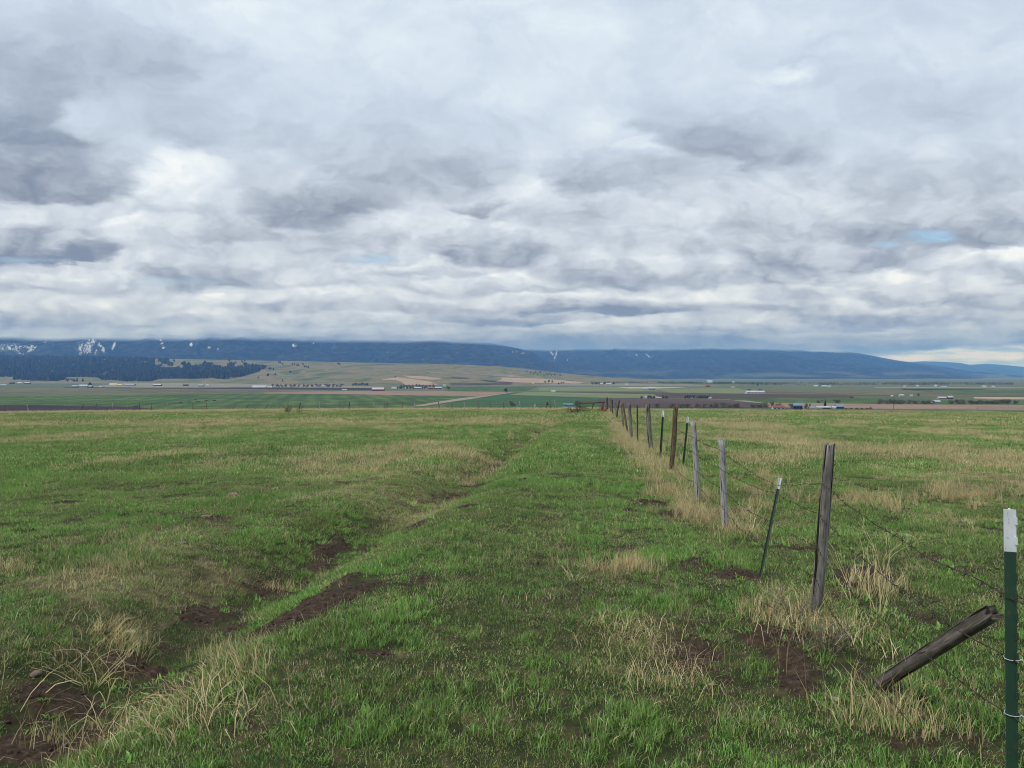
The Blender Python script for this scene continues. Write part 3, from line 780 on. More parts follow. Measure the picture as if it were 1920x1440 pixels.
# variants: 0-3 short lawn, 4-5 lusher tuft, 6-7 straw standing, 8-9 straw lying, 10-11 thin stalks, 12-14 mid lawn, 15-16 mid straw, 17-18 far lawn, 19-20 far straw, 21-22 tall straw clump
VAR = [
 blades(230, .17, (.018,.050), .0042, 1.1, .14, 1), blades(230, .17, (.018,.045), .0040, 1.2, .22, 2),
 blades(190, .17, (.015,.042), .0044, 1.3, .38, 3), blades(230, .17, (.022,.06), .0038, .9, .08, 4),
 blades(170, .15, (.035,.095), .0048, .9, .04, 5, clump=6), blades(160, .14, (.035,.105), .0045, 1.0, .10, 6, clump=5),
 blades(46, .16, (.04,.14), .0036, .8, 1, 7, clump=6), blades(36, .16, (.05,.18), .0034, .9, 1, 8, clump=5),
 blades(34, .20, (.06,.16), .0036, 1, 1, 9, flat=True), blades(26, .22, (.08,.22), .0036, 1, 1, 10, flat=True),
 blades(3, .10, (.22,.45), .0028, .35, 1, 11, segs=4, curl=.3), blades(4, .14, (.18,.40), .0026, .6, 1, 12, segs=4, curl=.3),
 blades(420, .55, (.025,.065), .010, 1.0, .12, 13), blades(420, .55, (.025,.075), .009, 1.1, .25, 14), blades(380, .55, (.03,.095), .010, .9, .06, 15, clump=14),
 blades(130, .5, (.08,.26), .0070, .8, 1, 16, clump=12), blades(110, .5, (.08,.22), .0070, 1.1, 1, 17, clump=9),
 blades(420, 1.5, (.05,.13), .028, .9, .12, 18), blades(420, 1.5, (.05,.14), .026, .9, .25, 19),
 blades(170, 1.4, (.12,.32), .018, .7, 1, 20, clump=24), blades(150, 1.4, (.12,.38), .018, .9, 1, 21, clump=16),
 blades(95, .17, (.12,.46), .0055, .6, 1, 22, clump=4, segs=3), blades(80, .20, (.10,.38), .0055, .9, 1, 23, clump=5, segs=3),
 blades(16, .05, (.03,.075), .016, 1.2, 0, 26, segs=3, curl=.3),
 blades(7, .16, (.22,.50), .0048, 1, 1, 24, flat=True, segs=4, curl=.4), blades(16, .10, (.10,.30), .0046, .45, 1, 25, clump=3, segs=3),
]
SRC = [src(m) for m in VAR]
def jitter_grid(y0, y1, sp, spread=.78):
    P = []
    y = y0
    while y < y1:
        w = y * spread + 1.2
        n = int(2 * w / sp)
        xs_ = -w + (np.arange(n) + rng.random(n)) * sp
        ys_ = y + (rng.random(n) - .5) * sp * 1.2
        P.append(np.stack([xs_, ys_], -1)); y += sp
    return np.concatenate(P)
PX, PY, VID, SCL, DRY, LUM, HUE = [], [], [], [], [], [], []
def put(xy, vid, scl, dry, lum=None, hue=None):
    n = len(xy)
    PX.append(xy[:, 0]); PY.append(xy[:, 1]); VID.append(np.asarray(vid)); SCL.append(np.broadcast_to(scl, (n,)).astype(float))
    DRY.append(np.broadcast_to(dry, (n,)).astype(float))
    LUM.append(.8 + .4 * rng.random(n) if lum is None else np.broadcast_to(lum, (n,)).astype(float))
    h = sstep(fbm(xy[:, 0] * .8 + 7, xy[:, 1] * .8, 3, 55), .4, .68)
    HUE.append(h if hue is None else np.broadcast_to(hue, (n,)).astype(float))
def lumf(xy): return .66 + .76 * fbm(xy[:, 0] * 1.1 + 30, xy[:, 1] * 1.1, 4, 77) + .12 * (rng.random(len(xy)) - .5)
# near lawn
g = jitter_grid(2.2, 16, .125); s, _ = soil_f(g[:, 0], g[:, 1]); d_ = dry_f(g[:, 0], g[:, 1])
keep = rng.random(len(g)) > s * 1.3 + .42 * sstep(fbm(g[:, 0] * 3.2, g[:, 1] * 3.2, 3, 88), .52, .66)
g = g[keep]; s = s[keep]; d_ = d_[keep]; q = rng.random(len(g))
lush = fbm(g[:, 0] * 1.4 + 60, g[:, 1] * 1.4, 3, 99)
v = np.where(q < .06 + .55 * sstep(lush, .52, .7), rng.integers(4, 6, len(g)), rng.integers(0, 4, len(g)))
sc = (.70 + .45 * rng.random(len(g))) * (.68 + .5 * lush)
put(g, v, sc, np.clip(np.minimum(d_ * .72, .5) - .02 + .24 * (rng.random(len(g)) - .5), 0, .6), lumf(g))
# near straw: standing + lying
g = jitter_grid(2.2, 16, .17); s, _ = soil_f(g[:, 0], g[:, 1]); d_ = dry_f(g[:, 0], g[:, 1])
p = np.clip(.03 + d_ * .85 - s * .5, 0, 1) * .60
keep = rng.random(len(g)) < p; g = g[keep]; d_ = d_[keep]; q = rng.random(len(g))
v = np.where(q < .40, rng.integers(6, 8, len(g)), rng.integers(8, 10, len(g)))
put(g, v, (.6 + .55 * rng.random(len(g))), .9, .55 + .5 * rng.random(len(g)))
# broadleaf weeds
g = jitter_grid(2.3, 14, .16); g = g[(fbm(g[:, 0] * 1.9 + 13, g[:, 1] * 1.9, 3, 61) > .60) & (rng.random(len(g)) < .5)]
put(g, np.full(len(g), 23), .5 + .6 * rng.random(len(g)), 0, .9 + .5 * rng.random(len(g)), .3)
# sparse tall stalks
g = jitter_grid(2.6, 30, .42); d_ = dry_f(g[:, 0], g[:, 1]); s, _ = soil_f(g[:, 0], g[:, 1])
keep = rng.random(len(g)) < (.04 + .35 * d_); g = g[keep]
put(g, rng.integers(10, 12, len(g)), .45 + .5 * rng.random(len(g)), .9, .6 + .5 * rng.random(len(g)))
# mid lawn
g = jitter_grid(15, 46, .42); s, _ = soil_f(g[:, 0], g[:, 1]); d_ = dry_f(g[:, 0], g[:, 1])
keep = rng.random(len(g)) > s * .9; g = g[keep]; d_ = d_[keep]
put(g, rng.integers(12, 15, len(g)), .8 + .4 * rng.random(len(g)), np.clip(d_ * .72, 0, .5), lumf(g))
g = jitter_grid(15, 46, .5); d_ = dry_f(g[:, 0], g[:, 1])
keep = rng.random(len(g)) < np.clip(d_ * 1.2 - .1, .03, 1); g = g[keep]; d_ = d_[keep]
put(g, rng.integers(15, 17, len(g)), (.6 + .5 * rng.random(len(g))) * (.75 + .4 * d_), .9, .65 + .45 * rng.random(len(g)))
# far lawn
g = jitter_grid(44, 150, 1.15); d_ = dry_f(g[:, 0], g[:, 1])
put(g, rng.integers(17, 19, len(g)), .8 + .4 * rng.random(len(g)), np.clip(d_ * .72, 0, .5), lumf(g * .5))
g = jitter_grid(44, 150, 1.4); d_ = dry_f(g[:, 0], g[:, 1])
keep = rng.random(len(g)) < np.clip(d_ * 1.25 - .12, .03, 1); g = g[keep]; d_ = d_[keep]
put(g, rng.integers(19, 21, len(g)), (.55 + .45 * rng.random(len(g))) * (.7 + .6 * d_), .9, .65 + .45 * rng.random(len(g)))
# tall straw along the wires
ys_ = np.concatenate([rng.uniform(9.2, 30, 210), rng.uniform(30, 88, 260)])
xs_ = fence_x(ys_) - .18 + rng.normal(0, 1, len(ys_)) * (.20 + .003 * ys_)
kp = vnoise(ys_ * .55, ys_ * 0, 5) + .35 * rng.random(len(ys_)) > .42; xs_ = xs_[kp]; ys_ = ys_[kp]
gg = np.stack([xs_, ys_], -1)
put(gg, rng.integers(21, 23, len(gg)), .42 + .45 * rng.random(len(gg)), .9, .75 + .35 * rng.random(len(gg)))
n_ = 3600
gg = np.stack([rng.uniform(-82, 11.5, n_), rng.uniform(86, 101, n_)], -1)
put(gg, rng.integers(21, 23, n_), .65 + .55 * rng.random(n_), .95, .8 + .4 * rng.random(n_))
n_ = 700      # band of taller straw across the left field
gg = np.stack([rng.uniform(-32, 3, n_), rng.normal(34, 5, n_)], -1); gg = gg[fbm(gg[:, 0] * .25, gg[:, 1] * .3, 3, 201) > .5]
put(gg, rng.integers(21, 23, len(gg)), .45 + .35 * rng.random(len(gg)), .9, .8 + .4 * rng.random(len(gg)))
# clumps of straw in the right field
cl_ = np.stack([rng.uniform(2.6, 26, 900), rng.uniform(7.5, 34, 900)], -1)
cl_ = cl_[(cl_[:, 0] > fence_x(cl_[:, 1]) + .3) & (dry_f(cl_[:, 0], cl_[:, 1]) > .55)]
put(cl_, rng.integers(21, 23, len(cl_)), .35 + .35 * rng.random(len(cl_)), .9, .7 + .4 * rng.random(len(cl_)))
# straw bent over the ditch at lower left
def px_patch(px, py, rx, ry, n):
    a = rng.normal(0, .5, (n, 2)); X_, Y_, _ = cast(px + a[:, 0] * rx, py + a[:, 1] * ry, lambda x, y: ground_z(x, y, False), 1.5, 60, 400)
    return np.stack([X_, Y_], -1)
for (px, py, rx, ry, n, vs, sc0) in [(300,1345,170,45,17,(24,25),1.0),(230,1390,120,40,14,(24,25),1.0),(170,1270,60,30,8,(24,25),.9),(420,1250,90,60,7,(25,26),.8),(100,1400,60,30,5,(25,26),.8),(330,1330,150,50,8,(8,10),1.0),
                                (430,1235,60,30,6,(6,8),1.1),(620,1100,10,8,3,(6,8),.8),(1180,1068,48,10,14,(6,8),1.1),(1185,1066,50,10,16,(25,26),.95),
                                (1100,1065,40,10,6,(6,8),.8),(215,1065,25,10,8,(6,8),1.0),(15,1072,14,8,6,(6,8),1.2),(530,1108,9,5,5,(6,8),1.0),
                                (215,1200,30,20,8,(6,8),1.2),(1150,1180,60,20,10,(8,10),1.0),(1450,1150,60,25,12,(6,8),1.3),(1480,1130,70,20,3,(21,23),.6),
                                (1560,1180,80,40,20,(8,10),1.3),(1640,1110,30,12,8,(6,8),1.6),(1400,1000,60,20,14,(6,8),1.4),(1390,960,40,20,12,(21,23),.55),
                                (1700,1330,120,40,12,(6,8),1.2),(1380,975,50,15,12,(10,12),1.0),(1200,1215,60,8,8,(8,10),.9),(1250,1280,60,30,14,(8,10),.9),
                                (1640,1360,140,30,14,(10,12),.9),(1450,1260,90,60,10,(10,12),.8),(1100,1010,90,30,8,(10,12),.8),
                                (1620,940,110,18,26,(21,23),.6),(1800,930,120,16,30,(21,23),.65),(1440,900,70,14,14,(21,23),.55)]:
    gg = px_patch(px, py, rx, ry, n)
    put(gg, rng.integers(vs[0], vs[1], n), sc0 * (.75 + .5 * rng.random(n)), .9, .8 + .35 * rng.random(n))
PX = np.concatenate(PX); PY = np.concatenate(PY); VID = np.concatenate(VID); SCL = np.concatenate(SCL)
DRY = np.concatenate(DRY); LUM = np.concatenate(LUM); HUE = np.concatenate(HUE)
PZ = ground_z(PX, PY)
e = .06
gxs = (ground_z(PX + e, PY) - ground_z(PX - e, PY)) / (2 * e); gys = (ground_z(PX, PY + e) - ground_z(PX, PY - e)) / (2 * e)
tall = (VID == 10) | (VID == 11) | ((VID >= 21) & (VID != 23) & (VID != 24))
gxs = np.where(tall, gxs * .2, gxs); gys = np.where(tall, gys * .2, gys)
spin = rng.random(len(PX)) * 2 * np.pi
ROT = np.zeros((len(PX), 3))
for i in range(len(PX)):
    nrm = Vector((-gxs[i], -gys[i], 1)).normalized()
    m_ = Vector((0, 0, 1)).rotation_difference(nrm).to_matrix() @ Matrix.Rotation(spin[i], 3, 'Z')
    ROT[i] = m_.to_euler()
print('grass instances', len(PX))
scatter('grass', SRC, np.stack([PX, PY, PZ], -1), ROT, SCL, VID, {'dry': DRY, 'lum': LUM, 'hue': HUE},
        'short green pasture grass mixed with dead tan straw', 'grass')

# ------------------------------------------------------------------ soil clods
m_clod, t = material('soil_clod')
finish(t, t.ramp(t.noise(pos(t), 40, 4), [(.3, (.025,.017,.012)), (.7, (.10,.072,.05))]), .95, t.noise(pos(t), 120, 4), .6, .005, .1)
def clod(seed, sub=2):
    g_ = np.random.default_rng(seed)
    bm = bmesh.new(); bmesh.ops.create_icosphere(bm, subdivisions=sub, radius=1)
    o_ = g_.random(3) * 50
    for v_ in bm.verts:
        c_ = v_.co
        k = .6 + .9 * float(fbm(np.array([c_.x * 1.6 + o_[0]]), np.array([c_.y * 1.6 + c_.z * 2.1 + o_[1]]), 3, seed)[0])
        v_.co = Vector((c_.x * k, c_.y * k, c_.z * k * .7))
    me = bpy.data.meshes.new('clod'); bm.to_mesh(me); bm.free(); me.materials.append(m_clod); return me
g = jitter_grid(2.3, 14, .035); s, _ = soil_f(g[:, 0], g[:, 1])
keep = rng.random(len(g)) < np.clip(s - .25, 0, 1) * .5; g = g[keep]
scatter('soil_clods', [src(clod(i + 1)) for i in range(4)], np.stack([g[:, 0], g[:, 1], ground_z(g[:, 0], g[:, 1])], -1),
        rng.random((len(g), 3)) * 6.28, .004 + .014 * rng.random(len(g)) ** 3, rng.integers(0, 4, len(g)), {},
        'small crumbs of dark brown earth on the bare soil patches', 'soil')
print('clods', len(g))

# ------------------------------------------------------------------ fences
def wood_mat(name, dark, mid, light):
    m, t = material(name)
    oc = objc(t)
    st = t.v('MULTIPLY', oc, (1, 1, .06))
    n = t.noise(st, 75, 8, .7, .3)
    n2 = t.noise(oc, 5, 4, .6)
    c = t.ramp(t.m('ADD', n, t.m('MULTIPLY', t.m('SUBTRACT', n2, .5), .45)), [(.30, dark), (.47, mid), (.68, light)])
    crack = t.step(t.noise(t.v('MULTIPLY', oc, (1, 1, .035)), 48, 3, .5), .37, .43)
    c = t.mix(t.m('SUBTRACT', 1.0, crack), c, tuple(x * .25 for x in dark))
    lich = t.step(t.noise(oc, 22, 5, .7), .63, .70, 0, .6)
    c = t.mix(lich, c, (.30, .27, .18))
    h = t.m('ADD', t.m('MULTIPLY', crack, 1.0), t.m('MULTIPLY', n, .6))
    finish(t, c, .92, h, .9, .006, .1)
    return m
m_wood = wood_mat('weathered_grey_wood', (.060,.052,.046), (.165,.15,.135), (.32,.30,.275))
m_wood_pale = wood_mat('silver_wood', (.12,.11,.11), (.29,.275,.27), (.46,.44,.43))
m_wood_brown = wood_mat('brown_wood', (.05,.034,.024), (.14,.095,.065), (.25,.185,.135))
m_wood_rot = wood_mat('split_grey_wood', (.034,.028,.024), (.095,.082,.070), (.205,.18,.155))
m_wood_dark = wood_mat('rotting_dark_wood', (.030,.024,.019), (.085,.071,.056), (.19,.165,.135))
def paint(name, c, chip, lo, hi, scale=60, rough=.5):
    m, t = material(name)
    oc = objc(t)
    n = t.noise(t.v('MULTIPLY', oc, (1, 1, .4)), scale, 6, .7)
    n3 = t.noise(oc, 8, 4)
    c1 = t.mix(t.step(n3, .35, .65), tuple(x * .8 for x in c), c)
    finish(t, t.mix(t.step(n, lo, hi), c1, chip), rough, n, .15, .002, .3)
    return m
m_tgreen = paint('green_post_paint', (.024,.062,.038), (.085,.06,.04), .62, .70, 90)
m_tgreyg = paint('weathered_green_paint', (.05,.085,.065), (.10,.07,.05), .56, .66)
m_twhite = paint('white_post_paint', (.66,.70,.73), (.20,.21,.20), .60, .67, 130)
m_tbrown = paint('rusty_steel', (.07,.045,.035), (.12,.06,.035), .5, .6)
m_wire = simple('rusty_wire', (.045,.032,.026), .7, .4, 40)
m_wirenew = simple('galvanised_wire', (.42,.44,.46), .35, .15, 40, .5)

fence = link('barbed_wire_fence', None, loc=(float(fence_x(5)), 5, gz(float(fence_x(5)), 5)))
tag(fence, 'old barbed wire fence of mixed wooden and green steel posts running away along the right', 'fence')
FL = Vector(fence.location)
def wood_post(name, base, top, r, mat, parent, off, seed=0, flat_=1.0, jag=0., crook=.02, sides=14, rings=22, lab=None, taper=.9, sharp=0):
    g_ = np.random.default_rng(seed)
    b = Vector(base); tp = Vector(top); ax = (tp - b); L_ = ax.length; ax.normalize()
    dn = b - ax * .25
    bm = bmesh.new(); rr = []
    ox = g_.random(4) * 30
    for i in range(rings + 1):
        f = i / rings; p = (L_ + .25) * f
        bend = crook * math.sin(f * math.pi * 1.3 + ox[0]) + crook * .4 * math.sin(f * 9 + ox[1])
        row = []
        for k in range(sides):
            a = k * 2 * math.pi / sides
            nz = float(vnoise(np.array([math.cos(a) * 1.7 + ox[2]]), np.array([math.sin(a) * 1.7 + ox[3] + f * .8]), seed)[0]) - .5
            nz2 = float(vnoise(np.array([math.cos(a) * 5 + ox[2]]), np.array([math.sin(a) * 5 + f * 5]), seed + 4)[0]) - .5
            q = r * (1 + .45 * nz + .10 * nz2) * (1 - (1 - taper) * f)
            zt = p
            if i == rings: zt += (nz2 * r * .9 + nz * r * .5) + jag * (g_.random() - .5)
            row.append(bm.verts.new((math.cos(a) * q + bend, math.sin(a) * q * flat_ + bend * .5, zt)))
        rr.append(row)
    for i in range(rings):
        for k in range(sides):
            bm.faces.new([rr[i][k], rr[i][(k + 1) % sides], rr[i + 1][(k + 1) % sides], rr[i + 1][k]])
    if jag:      # long drying split running in from the broken end
        for i in range(rings // 2, rings + 1):
            for k in (3, 4):
                v_ = rr[i][k]; f2 = (i - rings / 2) / (rings / 2)
                v_.co.x *= 1 - .55 * f2; v_.co.y *= 1 - .55 * f2
    c0 = bm.verts.new((bend, bend * .5, L_ + .25 - r * .15 - jag))
    for k in range(sides): bm.faces.new([rr[-1][k], rr[-1][(k + 1) % sides], c0])
    o = bm_obj(name, bm, mat, parent, True)
    o.matrix_local = Matrix.Translation(dn - off) @ ax.to_track_quat('Z', 'X').to_matrix().to_4x4()
    if lab: o['label'] = lab
    return o
def steel_post(base, top, parent, off, white=.22, seed=0, lab=None, mat=None, k=1.0, yaw=0., whitemat=None):
    b = Vector(base); tp = Vector(top); ax = (tp - b); L_ = ax.length; ax.normalize()
    root_name = 'steel_post'
    def prof(bm, z0, z1, g=0.0):
        w = .0175 * k + g; tface = .0028 * k + g; stem = .030 * k + g; ts = .0022 * k + g
        box(bm, -w, w, -tface, tface, z0, z1)
        box(bm, -ts, ts, tface + .0003 + g*0, stem, z0, z1)
    bm = bmesh.new(); prof(bm, -.25, L_)
    z = .12
    while z < L_ - white - .02:          # the row of studs on the face
        box(bm, .0125 * k, .0205 * k, -.0085 * k, -.0032 * k, z - .010, z + .010)
        box(bm, .0178 * k, .0215 * k, -.0030 * k, .0035 * k, z - .007, z + .007)
        z += .052
    bmesh.ops.bevel(bm, geom=[e_ for e_ in bm.edges], offset=.0008 * k, segments=1, affect='EDGES')
    o = bm_obj(root_name, bm, mat or m_tgreen, parent)
    o.matrix_local = Matrix.Translation(b - off) @ ax.to_track_quat('Z', 'X').to_matrix().to_4x4() @ Matrix.Rotation(yaw, 4, 'Z')
    if lab: o['label'] = lab
    if white:
        bm = bmesh.new(); prof(bm, L_ - white, L_ + .003, .0006)
        z = L_ - white + .03
        while z < L_ - .01:
            box(bm, .0128 * k, .0212 * k, -.0088 * k, -.0036 * k, z - .010, z + .010)
            box(bm, .0182 * k, .0222 * k, -.0034 * k, .0040 * k, z - .007, z + .007); z += .052
        bm_obj('painted_tip', bm, whitemat or m_twhite, o)
    return o
def from_px(tp, bp, depth=None):
    if depth is None: X_, Y_, Z_ = near_px(*bp)
    else:
        Y_ = depth; X_ = (bp[0] - 960) / F * Y_; Z_ = gz(X_, Y_)
    top = ((tp[0] - 960) / F * Y_, Y_, EYE + (HOR - tp[1]) / F * Y_)
    return (X_, Y_, Z_), top
POSTS = []  # (base, top)
# near green post with white tip
b_, t_ = from_px((1895, 958), (1911, 1878), 2.0)
POSTS.append((b_, t_)); tp0 = steel_post(b_, t_, fence, FL, .107, 1, 'thick green steel post with white painted top nearest the camera', yaw=-.50, k=.76)
for zz_, mt in ((1120, m_wire), (1237, m_wirenew), (1342, m_wirenew)):   # wire ties round the post
    zw = (t_[2] - (EYE + (HOR - zz_) / F * 2.0)); L_ = (Vector(t_) - Vector(b_)).length
    bm = bmesh.new(); zc_ = L_ - zw
    tube(bm, [(-.021, .0, zc_ + .004), (-.019, -.0065, zc_), (-.006, -.0075, zc_ - .003), (.010, -.0075, zc_ - .003), (.022, -.0095, zc_), (.028, -.004, zc_ + .003), (.031, .006, zc_ - .004), (.022, .022, zc_), (.0, .034, zc_), (-.018, .02, zc_ + .002), (-.021, .0, zc_ + .004)], .0013, 6)
    tube(bm, [(.024, -.006, zc_ + .003), (.034, -.010, zc_ - .001), (.045, -.006, zc_ - .004)], .0013, 6)
    wt = bm_obj('wire_tie', bm, mt, tp0, True); wt.scale = (.8, .8, 1)
# fallen post hanging in the wires
fb = near_px(1650, 1290); ft = ((1866 - 960) / F * 3.15, 3.15, EYE + (HOR - 1150) / F * 3.15)
wood_post('wooden_post', fb, ft, .040, m_wood_rot, fence, FL, 5, .68, .06, .006, 16, 26, 'dark rotten wooden post fallen over at a low angle in the wires', 1.0)
WP = [((1555,834),(1530,1150),.040,m_wood,'tall grey wooden post leaning right, closest upright wooden post'),
      ((1351,826),(1361,990),.040,m_wood_pale,None),((1299,791),(1310,937),.041,m_wood_pale,None),
      ((1267,762),(1259,882),.046,m_wood_brown,'reddish brown wooden post with splintered top'),
      ((1213,758),(1222,845),.062,m_wood,None),((1179,757),(1185,824),.060,m_wood,None),((1168,754),(1178,816),.045,m_wood_brown,None),
      ((1165,756),(1170,810),.045,m_wood,None),((1161,750),(1156,797),.055,m_wood_dark,None),((1154,755),(1156,797),.05,m_wood,None),
      ((1148,750),(1149,784),.055,m_wood_dark,None),((1144.5,746),(1146,776),.085,m_wood,None),((1138,745),(1139,770),.09,m_wood_dark,None)]
for i, (tp_, bp_, r_, mt, lb) in enumerate(WP):
    dep = None
    if i >= 5:
        # keep the far posts on the fence line: depth from the line itself
        yy = np.linspace(10, 90, 800); px_ = 960 + F * fence_x(yy) / yy
        dep = float(yy[np.argmin(np.abs(px_ - bp_[0]))])
        if i > 5: dep = max(dep, POSTS[-1][0][1] + 2.6) if POSTS[-1][0][1] > 20 else dep
        dep = min(dep, 84)
        b_, t_ = from_px(tp_, bp_, dep)
        t_ = (t_[0], t_[1], max(b_[2] + 1.05, min(t_[2], b_[2] + 1.55)))
    else:
        b_, t_ = from_px(tp_, bp_)
    POSTS.append((b_, t_))
    wood_post('wooden_post', b_, t_, r_, mt, fence, FL, 20 + i, .85, 0, .012 if i else .008, 12, 18, lb, .88)
SP = [((1463,897),(1426,1082),.09,m_tgreyg,.66),((1290,782),(1281,872),.12,m_tgreen,1.1),((1243.5,770),(1238,862),.14,m_tgreen,1.3),((1195,760),(1196,832),0,m_tbrown,1.2)]
for i, (tp_, bp_, w_, mt, k_) in enumerate(SP):
    b_, t_ = from_px(tp_, bp_); POSTS.append((b_, t_))
    steel_post(b_, t_, fence, FL, w_, 30 + i, 'thin green steel post leaning right behind the tall wooden post' if i == 0 else None, mt, k_, .5)
# strands
POSTS.sort(key=lambda p: p[0][1])
print([tuple(round(v, 2) for v in p[0]) for p in POSTS])
HTS = [.92, .70, .47, .26]
def strand(si, rad_):
    bm = bmesh.new(); pts = []
    line = [((1.05, .6, .05), (1.05, .6, 1.2))] + POSTS
    anchors = []
    for j, (b, tp_) in enumerate(line):
        h = HTS[si]
        if j == 0: h = [1.10, .93, .80, .42][si]
        if j == 1: h = [1.05, .885, .745, .40][si]
        L_ = tp_[2] - b[2]; f = min(h / L_, .93)
        h2 = h if h / L_ < .93 else L_ * .93
        p = Vector(b).lerp(Vector(tp_), h2 / L_); r_ = .02 if j < 2 else .05
        anchors.append(p + Vector((-.035 if j > 1 else -.004, -.012 if j > 1 else -.008, 0)))
    for a, b in zip(anchors[:-1], anchors[1:]):
        L_ = (b - a).length; n = max(3, int(min(L_ / .15, 24)))
        sag = min(.012 * L_ * L_ * .25, .14) * (1 + .5 * si)
        for i in range(n):
            f = i / n
            p = a.lerp(b, f); p.z -= sag * 4 * f * (1 - f)
            p.x += .006 * math.sin(f * 17 + si); p.z += .006 * math.sin(f * 23 + si * 2)
            pts.append(p)
    pts.append(anchors[-1])
    tube(bm, [p - FL for p in pts], rad_, 5)
    # barbs
    rr = random.Random(si)
    for i in range(len(pts) - 1):
        a, b = pts[i], pts[i + 1]; L_ = (b - a).length
        if a.y > 16: break
        dirn = (b - a).normalized(); n = max(1, int(L_ / .13))
        for k in range(n):
            p = a.lerp(b, (k + .5) / n) - FL
            bm2 = []
            for s_ in (-1, 1):
                v1 = Vector((rr.uniform(-1, 1), rr.uniform(-1, 1), rr.uniform(-1, 1))); v1 = (v1 - dirn * v1.dot(dirn)).normalized()
                tube(bm, [p + dirn * .004 * s_ - v1 * .014, p + dirn * .004 * s_ + v1 * .014], [.0012, .0012], 4)
            tube(bm, [p - dirn * .008, p + dirn * .008], rad_ * 1.7, 5)
    bm_obj('barbed_wire', bm, m_wire, fence, True)
for si in range(4): strand(si, .0017)

# far cross fence
CF = [(8.5,757,7,773),(50,760,54,769),(121,754,123,767.5),(156,759,151,771),(182,756,177,772),(211,756,211.5,771),(239,760,239,769),(262,758,261,769),
      (284,758,283,772),(314,755,309,770),(344,763,340,768.5),(361,758,362,773),(387,756,386,768),(411,757,411,767),(441,755,436,769),(467,760,459,769),
      (503,758,495,769),(523,760.5,515,768.5),(539,757,537,767),(563,758,560,769),(583,756,583,767),(599,760,599,768),(636,755,637,766),(655,757,654,767),
      (673,757,673,767.5),(701,754,700,766),(720,755,721,767),(726,758,725,767),(754,753,754,765),(777,757,777,766),(810,759,810,766),(822,758,824,767),
      (847,754,848,766),(870,758,872,766),(898,756,896,767),(918,753,921,764),(944,752,945,766),(974,751,977,766),(1000,754,999,766),(1024,754,1026,766),
      (1031,749,1033,768),(1040,749,1043,766),(-60,757,-60,772),(-120,756,-120,773)]
cf = link('cross_fence', None, loc=(-30, 93, gz(-30, 93)))
tag(cf, 'distant wire fence of thin leaning posts crossing the end of the left field', 'fence')
CL = Vector(cf.location); cps = []
for i, (tx, ty, bx, by) in enumerate(sorted(CF, key=lambda c: c[2])):
    D = np.interp(bx, [-120, 200, 1050], [93, 94, 88])
    X_ = (bx - 960) / F * D; Z_ = gz(X_, D)
    h = max(1.0, (by - ty) / F * D * 1.12); ln = (tx - bx) / F * D
    b = (X_, D, Z_); tp_ = (X_ + ln, D, Z_ + h)
    steel = i % 5 == 2
    wood_post('steel_post' if steel else 'wooden_post', b, tp_, .03 if steel else random.uniform(.035, .06), [m_wood, m_wood_dark, m_wood_brown, m_wood_pale][i % 4], cf, CL, 100 + i, .9, 0, .01, 6, 5)
    cps.append((Vector(b), Vector(tp_)))
for h in (.35, .65, .95):
    bm = bmesh.new()
    tube(bm, [b.lerp(tp_, min(.95, h / (tp_ - b).length)) - CL for b, tp_ in cps], .004, 4)
    bm_obj('barbed_wire', bm, m_wire, cf)
# timber corner brace where the fences meet
D = 84.
br = link('corner_brace', None, loc=((1110 - 960) / F * D, D, gz((1110 - 960) / F * D, D)))
tag(br, 'low timber brace of one long rail on short posts where the two fences meet', 'brace')
BL = Vector(br.location)
def bp(x, y): return ((x - 960) / F * D, D, EYE + (HOR - y) / F * D)
for (x, y, xb) in ((1087, 753, 1087), (1113, 756, 1110), (1131, 752, 1131)):
    X_ = (xb - 960) / F * D
    wood_post('post', (X_, D, gz(X_, D)), bp(x, y), .06, m_wood_brown, br, BL, 60 + x, .9, 0, .01, 8, 6)
bm = bmesh.new(); tube(bm, [Vector(bp(1086, 755.3)) - BL - Vector((0, .13, 0)), Vector(bp(1110, 755)) - BL - Vector((0, .13, 0)), Vector(bp(1134, 754)) - BL - Vector((0, .13, 0))], .085, 8)
bm_obj('rail', bm, m_wood_brown, br, True)

# ------------------------------------------------------------------ stones, weeds, brush
m_stone, t = material('fieldstone')
finish(t, t.ramp(t.noise(objc(t), 9, 6, .7), [(.3, (.10,.075,.055)), (.55, (.24,.18,.14)), (.75, (.42,.36,.30))]), .9, t.noise(objc(t), 30, 5), .5, .01)
m_stone_w, t = material('lichened_stone')
finish(t, t.ramp(t.noise(objc(t), 12, 6, .7), [(.35, (.12,.10,.08)), (.5, (.42,.39,.31)), (.7, (.62,.58,.48))]), .9, t.noise(objc(t), 30, 5), .5, .01)
def stone(px, py, sz, mat, label, sq=.6, seed=1):
    x, y, z = near_px(px, py)
    me = clod(seed + 40, 3); me.name = 'stone'; me.materials.clear(); me.materials.append(mat)
    me.polygons.foreach_set('use_smooth', [True] * len(me.polygons))
    o = link('stone', me, loc=(x, y, z + sz * .15)); o.scale = (sz, sz * .8, sz * sq); o.rotation_euler = (0, 0, seed)
    tag(o, label, 'stone')
stone(1545, 1058, .045, m_stone, 'small rounded reddish stone just behind the tall leaning wooden post', .8, 1)
stone(1703, 1008, .045, m_stone_w, 'pale jagged stone in the green grass right of the tall wooden post', .5, 2)
stone(385, 972, .055, m_stone, 'low grey brown stone on a dark soil bump in the left field', .35, 3)
stone(243, 1189, .028, m_stone_w, 'small whitish stone between two dark molehills beside the ditch', .7, 4)
stone(62, 1268, .035, m_stone, 'brown stone in the eroded ditch bank at the lower left', .7, 5)
stone(438, 928, .06, m_stone, 'tiny tan stone in the left field above the soil bump', .6, 6)
